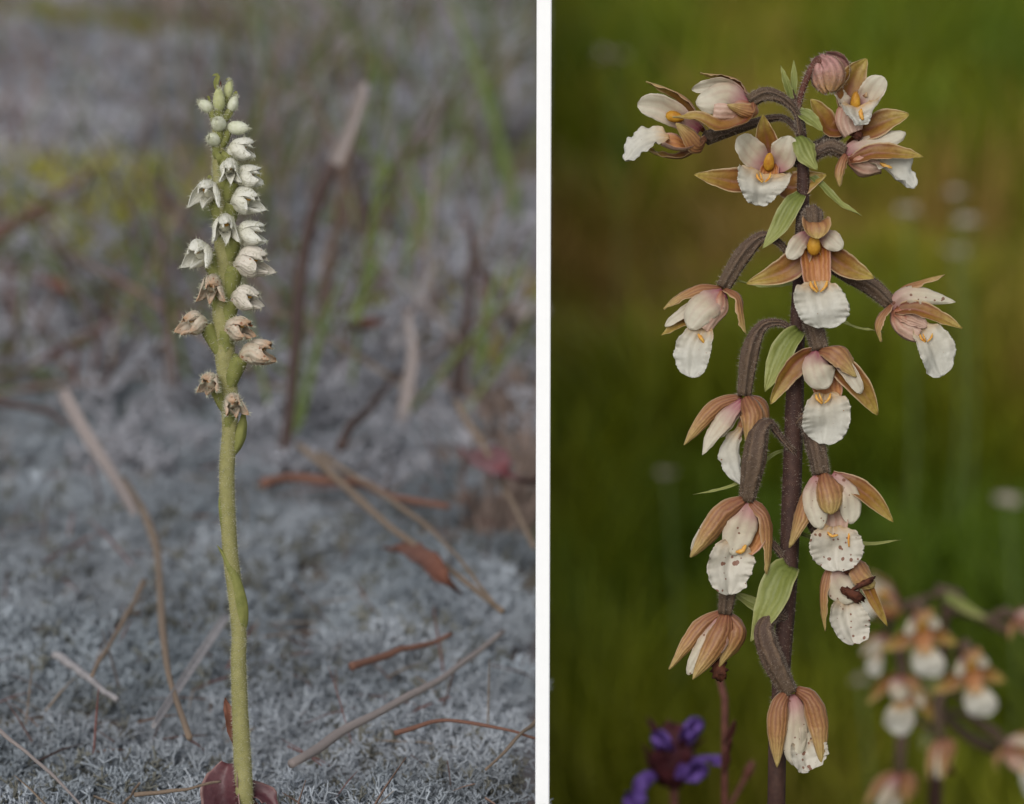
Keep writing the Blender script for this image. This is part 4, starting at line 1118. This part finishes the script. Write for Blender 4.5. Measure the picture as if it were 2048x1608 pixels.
# ------------------------------------------------------------------ creeping orchid (left)
cbase = P(490, 1608)
cfoot = np.array([cbase[0] + 0.0006, cbase[1] + 0.002, 0.0]); cfoot[2] = float(heath_h(cfoot[0], cfoot[1])) - 0.003
creep = empty('creeping_orchid', cfoot)
tag(creep, 'slim pale green spike of tiny white hairy flowers rising from grey lichen', 'orchid')
cst = [cfoot] + [P(*q) for q in ((490, 1604), (485, 1520), (480, 1420), (477, 1320), (478, 1265), (470, 1180), (461, 1110), (455, 1010), (454, 930), (460, 860), (458, 790), (449, 700), (446, 600), (450, 520), (446, 430), (441, 350), (436, 280), (437, 220), (440, 185))]
crd = [18, 18, 18, 16.5, 15.5, 15, 15.5, 15.5, 15.5, 15.5, 16, 18, 21, 22, 22, 20, 16, 12, 9, 6]
cs, cV, cN = tube(creep, cfoot, 'stem', cst, [q * PX for q in crd], 'tiny_stem', n=100, ns=16, world=True, jitter=0.02)
hairs(cs, cfoot, 'stem_hairs', cV, cN, 15000, 6, 'tiny_fuzz', 0.85, lean=0.6, seed=21, ns=16)
# leafy sheaths on the stem
for pts, wd, nr_ in (([(478, 1284, 2), (486, 1230, 14), (474, 1170, 15), (452, 1118, 12), (434, 1090, 4)], 30, (-0.2, 0, -1)),
                     ([(470, 1150, 0), (452, 1090, 6), (440, 1020, 6), (441, 985, 2)], 22, (0.8, 0, -0.6)),
                     ([(468, 908, 4), (480, 880, 12), (486, 850, 12), (488, 815, 8)], 26, (-0.4, 0, -1))):
    petal(creep, cfoot, 'leaf_sheath', pts, wd, nr_, ('tiny_ovary', 'tiny_ovary'), 'bract', cup=0.9, ruffle=0.5)
def tiny_flower(cx, cy, az, size=1.0, mat='tiny_white', tilt=0.15, spread=0.5, w=None, ovary=True, wilt=0.0, sx=None):
    """az: 0 looks at us, +90 to the right; a hood, two side sepals and a pouched lip"""
    a = math.radians(az)
    sxp = np.interp(cy, [180, 280, 430, 600, 700, 860], [440, 436, 446, 446, 449, 460])
    tilt = tilt - 0.22 * abs(math.sin(a))
    if w is None: w = 16 + 20 * math.cos(a)
    size = size * 1.2
    L = 46 * size
    fx = np.array([math.sin(a), -tilt, math.cos(a)]); fx /= np.linalg.norm(fx)       # outwards
    rt = np.array([math.cos(a), 0, -math.sin(a)])                                    # its right
    up_ = np.cross(fx, rt); up_ = up_ if up_[1] > 0 else -up_
    c = np.array([cx, cy, w], float)
    def q(f, r, u):                     # local -> (px, py, w); f from the middle of the flower
        v = fx * f * L + rt * r * L + up_ * u * L
        return (c[0] + v[0], c[1] - v[1], c[2] + v[2])
    back = q(-0.5, 0, -0.05)
    org = P(*back)
    ob = (sxp + (back[0] - sxp) * 0.30, cy + 46 * size, 6)
    if ovary:
        fo, V, NR = tube(creep, org, 'flower', [(sxp, cy + 62 * size, 0), ob, (ob[0] * 0.4 + back[0] * 0.6, cy + 20 * size, back[2] * 0.7), back], [6 * size, 10 * size, 13 * size, 12 * size], 'tiny_ovary', n=14, ns=12, ridge=0.05)
    else:
        fo, V, NR = tube(creep, org, 'flower', [(sxp, cy + 30 * size, 0), (back[0] * .5 + sxp * .5, cy + 16, back[2] * .6), back], [5, 7, 8], 'tiny_ovary', n=8, ns=10)
    HV, HN = [V], [NR * 0.9]
    hd = 1 - 0.25 * wilt
    R = np.random.default_rng(int(cx * 7 + cy))
    j = lambda: (R.random() - 0.5) * (0.16 + 0.3 * wilt)
    dr = 0.26 + 0.24 * (1 - abs(math.sin(a)))
    specs = (
        ('hood', [back, q(-0.15, j() * .3, 0.36 * hd), q(0.25, j() * .3, 0.34 * hd), q(0.55, j() * .5, 0.12 + 0.1 * spread)], 38, -up_, 'blunt', 1.2),
        ('sepal', [back, q(-0.15, 0.30, 0.0), q(0.15, 0.34 + 0.2 * spread + j(), -0.22), q(0.5, 0.38 + 0.5 * spread + j(), -dr - 0.2 * spread)], 32, rt * -1 + up_ * .2, 'lance', 0.8),
        ('sepal', [back, q(-0.15, -0.30, 0.0), q(0.15, -0.34 - 0.2 * spread + j(), -0.22), q(0.5, -0.38 - 0.5 * spread + j(), -dr - 0.2 * spread)], 32, rt + up_ * .2, 'lance', 0.8),
        ('lip', [back, q(-0.12, 0, -0.34), q(0.22, j() * .4, -0.36), q(0.58, j() * .4, -dr - 0.10)], 31, up_, 'lance', 1.3),
        ('petal', [back, q(0.0, 0.16, 0.24), q(0.3, 0.16, 0.16), q(0.52, 0.12, 0.0)], 18, rt * -1, 'lance', 0.6),
        ('petal', [back, q(0.0, -0.16, 0.24), q(0.3, -0.16, 0.16), q(0.52, -0.12, 0.0)], 18, rt, 'lance', 0.6))
    for nm, pts, wd, nv_, pr_, cu in specs:
        o = petal(fo, org, nm, pts, wd * size, tuple(nv_), (mat, mat), pr_, nu=12, nv=8, cup=cu, ruffle=0.6 + 2.5 * wilt, th=3 * PX)
        VV = np.array([v.co for v in o.data.vertices]) + org
        half = len(VV) // 2
        nn = unit(VV[half:] - VV[:half])
        HV.append(VV[half:]); HN.append(nn)
    blob(fo, org, 'gap_filler', q(-0.18, 0, -0.04), tuple(fx), (12.5 * size, 12.5 * size, 17 * size), mat, lump=0.08, seed=int(cx), taper=0.3)  # white filler added inside so the gaps between petals don't go dark
    blob(fo, org, 'column', q(0.16, 0, 0.08), tuple(fx), (4.5 * size, 4.5 * size, 6 * size), 'tiny_core', lump=0.1)
    hairs(fo, org, 'flower_hairs', np.vstack(HV), np.vstack(HN), 900, 8, 'tiny_fuzz', 1.2, lean=0.5, seed=int(cx + cy))
    return fo
def tiny_bud(cx, cy, d, rads, mat, w=10):
    c = (cx, cy, w)
    sxp = np.interp(cy, [180, 280, 430], [440, 436, 446])
    org = P(*c)
    dv = np.array(d, float) / np.linalg.norm(d)
    b = (cx - dv[0] * rads[2] * .8, cy + dv[1] * rads[2] * .8, w - dv[2] * rads[2] * .8)
    fo, V, NR = tube(creep, org, 'bud', [(sxp, cy + 44, 0), ((b[0] + sxp) / 2, cy + 28, w * 0.6), b], [6, 9, 8], 'tiny_ovary', n=10, ns=10)
    o, V2, N2 = blob(fo, org, 'petals', c, d, rads, mat, lump=0.06, seed=int(cx), nu=11, nv=14, taper=0.25)
    hairs(fo, org, 'flower_hairs', np.vstack([V, V2]), np.vstack([NR, N2]), 520, 8, 'tiny_fuzz', 1.2, seed=int(cx * 3 + cy), ns=12)
tiny_bud(411, 212, (-0.7, 0.4, 0.4), (14, 14, 17), 'tiny_bud', 8)
tiny_bud(438, 200, (0, 1, 0.25), (14, 14, 24), 'tiny_bud_green', 18)
tiny_bud(457, 180, (0.15, 1, 0.1), (11, 11, 19), 'tiny_bud_green', 2)
tiny_bud(466, 208, (0.4, 0.9, 0.2), (12, 12, 17), 'tiny_bud', 8)
tiny_bud(437, 247, (-0.1, 0.3, 0.9), (17, 17, 19), 'tiny_bud', 20)
tiny_bud(426, 279, (-0.3, 0.1, 0.9), (16, 16, 19), 'tiny_bud', 18)
tiny_bud(476, 256, (1, -0.1, 0.4), (16, 16, 24), 'tiny_bud', 10)
for pts, wd in (([(436, 185, 4), (432, 166, 8), (436, 152, 8), (428, 150, 8), (425, 154, 8)], 12), ([(452, 176, -4), (462, 160, -2), (464, 172, 2), (463, 182, 4)], 5),
                ([(452, 160, -2), (458, 158, 0), (465, 168, 2), (464, 178, 4)], 5), ([(464, 196, 2), (472, 184, 6), (475, 192, 8)], 5), ([(420, 205, 4), (417, 193, 6), (413, 196, 8)], 5),
                ([(448, 240, 4), (460, 228, 10), (463, 214, 10)], 12), ([(444, 330, 14), (440, 318, 24), (432, 300, 22)], 16), ([(424, 360, 6), (418, 352, 8), (415, 358, 9)], 6)):
    petal(creep, cfoot, 'bract', pts, wd, (0, 0.3, 1), ('tiny_ovary', 'tiny_ovary'), 'bract', nu=10, nv=5, cup=0.6, ruffle=0.3, th=2 * PX)
blob(creep, cfoot, 'brown_tip', (441, 172, 16), (0.05, 1, 0.1), (4, 3, 11), 'wither', lump=0.2, taper=0.7)
for a in ((480, 299, 80, 0.9, 'tiny_white', 0.05, 0.15), (459, 337, 12, 0.85, 'tiny_white', 0.25, 0.1), (494, 353, 80, 0.95, 'tiny_white', 0.0, 0.25),
          (415, 383, -25, 0.98, 'tiny_white', 0.2, 0.55), (489, 402, 55, 1.12, 'tiny_white', 0.1, 0.25), (451, 451, 10, 1.0, 'tiny_white', 0.2, 0.25),
          (498, 468, 78, 1.05, 'tiny_white', 0.05, 0.4), (400, 506, -35, 1.05, 'tiny_white', 0.2, 0.4), (500, 525, 62, 1.25, 'tiny_cream', 0.05, 0.35),
          (423, 572, -8, 0.95, 'tiny_tan', 0.2, 0.15), (490, 597, 68, 1.05, 'tiny_cream', 0.15, 0.2)):
    tiny_flower(*a)
for a in ((389, 646, -55, 0.98, 'tiny_tan', 0.1, 0.3), (476, 656, 55, 1.05, 'tiny_tan', 0.1, 0.1), (512, 705, 80, 1.15, 'tiny_tan', 0.0, 0.25),
          (420, 765, -20, 0.85, 'tiny_tan', 0.1, 0.0), (466, 806, 12, 0.85, 'tiny_tan', 0.2, 0.0)):
    tiny_flower(*a, wilt=0.45)

# ------------------------------------------------------------------ litter on the heath: every blade and twig its own thing
def lift(pts, z, jit=0.0):
    return [G(a, b, z if len(q) == 0 else q[0]) for a, b, *q in pts]
def twig(name, label, cat, pts, wpx, mat, z=0.004, blade=False, taper=True, group=None, upright=False):
    if upright:                            # first point stands on the ground, the rest in the upright plane above it
        b = G(pts[0][0], pts[0][1], HEATH_Z)
        C = [b] + [AY(a, c, b[1] + 0.004 * i) for i, (a, c, *_) in enumerate(pts[1:], 1)]
    else:
        C = lift(pts, z)
    C = np.array(C)
    dmid = np.mean((C - CAMP) @ FWD)
    w = wpx * 0.36 * dmid / 2048
    org = C[0]
    if blade:
        nrm = imgdir((0.1, 0.4, 1.0))
        o = petal(None, org, name, list(C), w, nrm, (mat, mat), 'blade' if taper else 'stick', nu=22, nv=6, world=True, cup=0.7, th=w * 0.12, twist=0.5)
    else:
        n = 26
        CC = spline(C, n)
        rw = np.random.default_rng(len(label) + int(wpx))
        wob = spline(rw.normal(size=(9, 3)) * w * 0.13, n)
        CC = CC + wob
        R = w / 2 * (np.linspace(1.0, 0.55, n) if taper else np.full(n, 1.0))
        R = R * spline(0.85 + 0.3 * rw.random((11, 1)), n)[:, 0]
        V, F, UV, NR = tube_geo(CC, R, 8, jitter=0.08, seed=3)
        o = mesh_obj(name, V, F, mat, None, org, None, UV)
    tag(o, label, cat, group)
    return o
T = twig
T('dry_stalk', 'broad pale dry blade lying on lichen left of the slim spike', 'dry grass', [(125, 778, .03), (160, 850, .022), (215, 940, .012), (268, 1030, .004)], 29, 'pale_straw', blade=True, taper=False)
T('dry_stalk', 'long bent tan stalk lying on lichen from the pale blade downward', 'dry grass', [(250, 960), (298, 1050), (318, 1120), (322, 1240), (345, 1370), (378, 1480)], 19, 'straw')
T('dry_stalk', 'short thin tan stalk slanting left of the bent stalk', 'dry grass', [(290, 1165), (240, 1255), (182, 1352)], 13, 'straw')
T('dry_stalk', 'flat grey blade crossing under the bent tan stalk', 'dry grass', [(455, 1228), (400, 1310), (352, 1385), (305, 1455)], 20, 'grey_twig', blade=True, taper=False)
T('twig', 'short grey twig half sunk in lichen at far left', 'twig', [(110, 1310), (165, 1345), (232, 1400)], 20, 'grey_twig', z=0.001)
T('twig', 'long straight pinkish beige twig lying from spike base toward white stake', 'twig', [(580, 1530), (690, 1462), (800, 1405), (900, 1345), (1005, 1262)], 20, 'pale_straw', z=0.004)
T('dry_stalk', 'long straw stalk slanting down right of the spike to the beige twig', 'dry grass', [(600, 885), (720, 1000), (860, 1110), (1000, 1220)], 17, 'straw', z=0.01)
T('dry_stalk', 'second straw stalk almost parallel above the long straw stalk', 'dry grass', [(640, 905), (760, 985), (880, 1075), (985, 1205)], 11, 'straw', z=0.012)
T('dry_stalk', 'rusty red stalk lying level right of the spike', 'dry grass', [(520, 970), (600, 955), (700, 962), (800, 1000), (900, 1010)], 22, 'rust_straw', z=0.006)
T('dry_stalk', 'rusty stalk lying below the red brown leaf', 'dry grass', [(705, 1335), (790, 1305), (905, 1272)], 18, 'rust_straw', z=0.003)
T('dry_stalk', 'thin tan stalk slanting down beside the white stake', 'dry grass', [(912, 800, .02), (960, 880, .015), (1010, 975, .01), (1066, 1092, .006)], 15, 'straw')
T('grass_stalk', 'tall arching dark stalk with pale tip standing right of the spike', 'dry grass', [(566, 935), (580, 830), (592, 700), (600, 560), (625, 430), (668, 330)], 26, 'dark_twig', upright=True, taper=False)
T('dry_stalk', 'grey pink curled dry blade standing between the dark branches', 'dry grass', [(800, 880), (812, 790), (824, 720), (822, 660), (808, 612)], 26, 'pale_straw', upright=True, blade=True)
T('twig', 'whitish broken twig end beside the white stake', 'twig', [(1015, 632, .012), (1045, 628, .014), (1080, 620, .014)], 34, 'pale_straw', taper=False)
T('branch', 'dark upright heather branch near the white stake', 'branch', [(900, 830), (925, 700), (938, 590), (945, 450)], 26, 'dark_twig', upright=True)
T('branch', 'dark heather branch leaning toward the white stake', 'branch', [(1066, 760), (1030, 660), (1000, 590), (955, 530)], 24, 'dark_twig', upright=True)
T('branch', 'dark short branch rising from lichen right of green blades', 'branch', [(680, 890), (735, 820), (800, 742)], 22, 'dark_twig', z=0.015)
T('branch', 'brown twig reaching in at left above the lichen', 'branch', [(-30, 500, .03), (60, 425, .03), (190, 340, .03)], 22, 'rust_straw')
T('branch', 'lower brown twig beside the reaching one at left', 'branch', [(-20, 460, .01), (60, 440, .01), (150, 405, .01)], 16, 'rust_straw')
T('branch', 'blurred dark twig slanting down toward the spike', 'branch', [(318, 355, .04), (350, 425, .03), (385, 490, .01)], 24, 'dark_twig')
T('dry_stalk', 'blurred pale dry blade at the back near the white stake', 'dry grass', [(985, 140, .01), (1015, 95, .02), (1045, 45, .03)], 40, 'pale_straw', blade=True, taper=False)
T('dry_stalk', 'blurred grey blade lying at the very back', 'dry grass', [(190, 5, .01), (270, 40, .01), (350, 62, .01)], 40, 'grey_twig', blade=True, taper=False)
T('dry_stalk', 'blurred grey blade lying on the far lichen left of the buds', 'dry grass', [(80, 300, .01), (170, 330, .01), (280, 395, .01)], 40, 'grey_twig', blade=True, taper=False)
T('twig', 'thin dark twig lying behind the lower faded flowers', 'twig', [(205, 770), (235, 720), (285, 670)], 16, 'dark_twig')
T('branch', 'dark twig lying left of the broad pale blade', 'branch', [(-10, 800), (60, 815), (140, 850)], 18, 'dark_twig')
for i, (pts, wd, lab) in enumerate((
        ([(575, 900), (592, 760), (604, 640), (612, 520)], 20, 'green blade rising against the tall arching dark stalk'),
        ([(590, 880), (625, 740), (650, 640), (690, 545)], 14, 'slender green blade leaning right beside the tall dark stalk'),
        ([(660, 760), (700, 650), (740, 560), (790, 450)], 14, 'green blade leaning right of the tall dark stalk'),
        ([(700, 690), (735, 560), (760, 420), (772, 300)], 16, 'upright blurred green blade behind the leaning green ones'),
        ([(790, 640), (820, 500), (868, 380), (930, 280)], 16, 'green blade arching toward the white stake at the back'),
        ([(1045, 520), (1010, 330), (955, 140), (885, -40)], 20, 'long dark green blade arching left at the back near the stake'),
        ([(1060, 480), (1040, 400), (1000, 300), (985, 200)], 16, 'short green blade beside the long arching one near the stake'),
        ([(940, 800), (960, 720), (975, 620), (1010, 520)], 16, 'green blade growing among the dark heather branches'),
        ([(860, 560), (850, 440), (820, 330), (800, 250)], 14, 'green blade bending left behind the heather branches'))):
    T('grass_stalk', lab, 'grass', pts, wd * 1.25, 'grass_green', upright=True, blade=True)
# sharp foreground bits
T('dry_stalk', 'thin sharp straw lying at lower left corner on lichen', 'dry grass', [(-10, 1452, .012), (70, 1520, .010), (165, 1612, .008)], 9, 'pale_straw')
T('dry_stalk', 'thin tan straw lying level left of the red leaf', 'dry grass', [(270, 1592, .004), (360, 1578, .006), (440, 1564, .006)], 9, 'straw')
T('dry_stalk', 'tiny upright straw bit before the red leaf', 'dry grass', [(245, 1612, .004), (262, 1590, .010), (278, 1568, .014)], 7, 'straw')
T('dry_stalk', 'thin tan straw by the lower end of the white stake', 'dry grass', [(1085, 1432, .006), (1030, 1480, .006), (972, 1540, .004)], 9, 'straw')
T('dry_stalk', 'thin rusty curled straw below the beige twig', 'dry grass', [(790, 1468, .004), (900, 1440, .006), (1020, 1462, .006), (1075, 1480, .004)], 10, 'rust_straw')

# pale tip of the tall arching stalk
b0 = G(566, 935, HEATH_Z)
def dry_tip():
    C = [AY(a, c, b0[1] + 0.022) for a, c in ((650, 362), (676, 318), (700, 262), (718, 205), (728, 165))]
    d = np.mean((np.array(C) - CAMP) @ FWD)
    o = petal(None, C[0], 'dry_stalk', C, 32 * 0.36 * d / 2048, imgdir((0.2, 0.3, 1)), ('pale_straw', 'pale_straw'), 'stick', nu=16, nv=6, world=True, cup=0.9, th=0.0004)
    tag(o, 'pale pink dry leaf tip at the top of the tall arching stalk', 'dry grass')
dry_tip()

# dead leaves
def leaf(label, pts, wpx, mat, nrm, cup=0.6, z=0.006, pr='blunt', ruffle=6, twist=0.0):
    C = np.array(lift(pts, z))
    d = np.mean((C - CAMP) @ FWD)
    o = petal(None, C[0], 'dead_leaf', list(C), wpx * 0.36 * d / 2048, imgdir(nrm), (mat, mat), pr, nu=16, nv=12, world=True, cup=cup, th=0.0004, ruffle=ruffle, twist=twist)
    tag(o, label, 'leaf')
def upleaf(label, pts, wpx, mat, nrm, cup, pr='blunt', ruffle=4):
    C = [P(*q) for q in pts]
    o = petal(None, C[0], 'dead_leaf', C, wpx * PX, imgdir(nrm), (mat, mat), pr, nu=16, nv=12, world=True, cup=cup, th=0.0004, ruffle=ruffle)
    tag(o, label, 'leaf')
upleaf('curled dark red dead leaf hugging the foot of the slim spike', [(470, 1670, -10), (452, 1620, 2), (446, 1575, -2), (456, 1528, -22)], 92, 'curled_leaf', (-0.2, 0.3, 1), 1.0, [(0, .8), (.4, 1), (.75, .9), (.92, .66), (1, .3)], 7)
upleaf('drooping dark red dead leaf right of the foot of the slim spike', [(488, 1640, -12), (505, 1590, -16), (535, 1592, -12), (562, 1625, -6)], 60, 'curled_leaf', (0, 0.8, 0.6), 0.8, 'lance', 6)
upleaf('narrow brown dead leaf standing behind the lower stem of the slim spike', [(478, 1500, -60), (464, 1450, -52), (452, 1395, -56)], 34, 'dead_leaf_rust', (0.3, 0.2, 1), 0.8, 'lance')
leaf('red brown dead leaf under the straw stalks', [(775, 1095, .004), (830, 1110, .012), (880, 1150, .012), (925, 1185, .006)], 62, 'dead_leaf_rust', (0, 1, 0.6))
leaf('dark crimson dead leaf lying by the white stake', [(940, 900, .006), (985, 930, .016), (1030, 950, .014), (1072, 960, .008)], 90, 'dead_leaf_red', (0, 1, 0.5))
leaf('rust orange dead leaf far at the left under the brown twigs', [(70, 560, .006), (110, 570, .014), (150, 600, .008)], 46, 'dead_leaf_rust', (0, 1, 0.5))
leaf('rust red dead leaf behind the grey pink curled blade', [(700, 660, .006), (735, 650, .02), (775, 640, .016)], 60, 'dead_leaf_rust', (0, 1, 0.5))

# repeats of one kind belong together
GROUPS = {'dry grass': 'dry stalks lying and standing on the heath', 'grass': 'green grass stalks at the back of the heath', 'leaf': 'dead leaves on the heath',
          'twig': 'twigs lying on the lichen', 'branch': 'dark branches on the heath', 'stalk': 'dark red stalks beside the violet flower'}
for o in scene.objects:
    if o.parent is None and 'category' in o:
        if o['category'] in GROUPS: o['group'] = GROUPS[o['category']]
        if o.name.startswith('marsh_orchid'): o['group'] = 'marsh orchids in the meadow'
        if o.name.startswith('meadow_bloom'): o['group'] = 'pale blooms far off in the meadow'
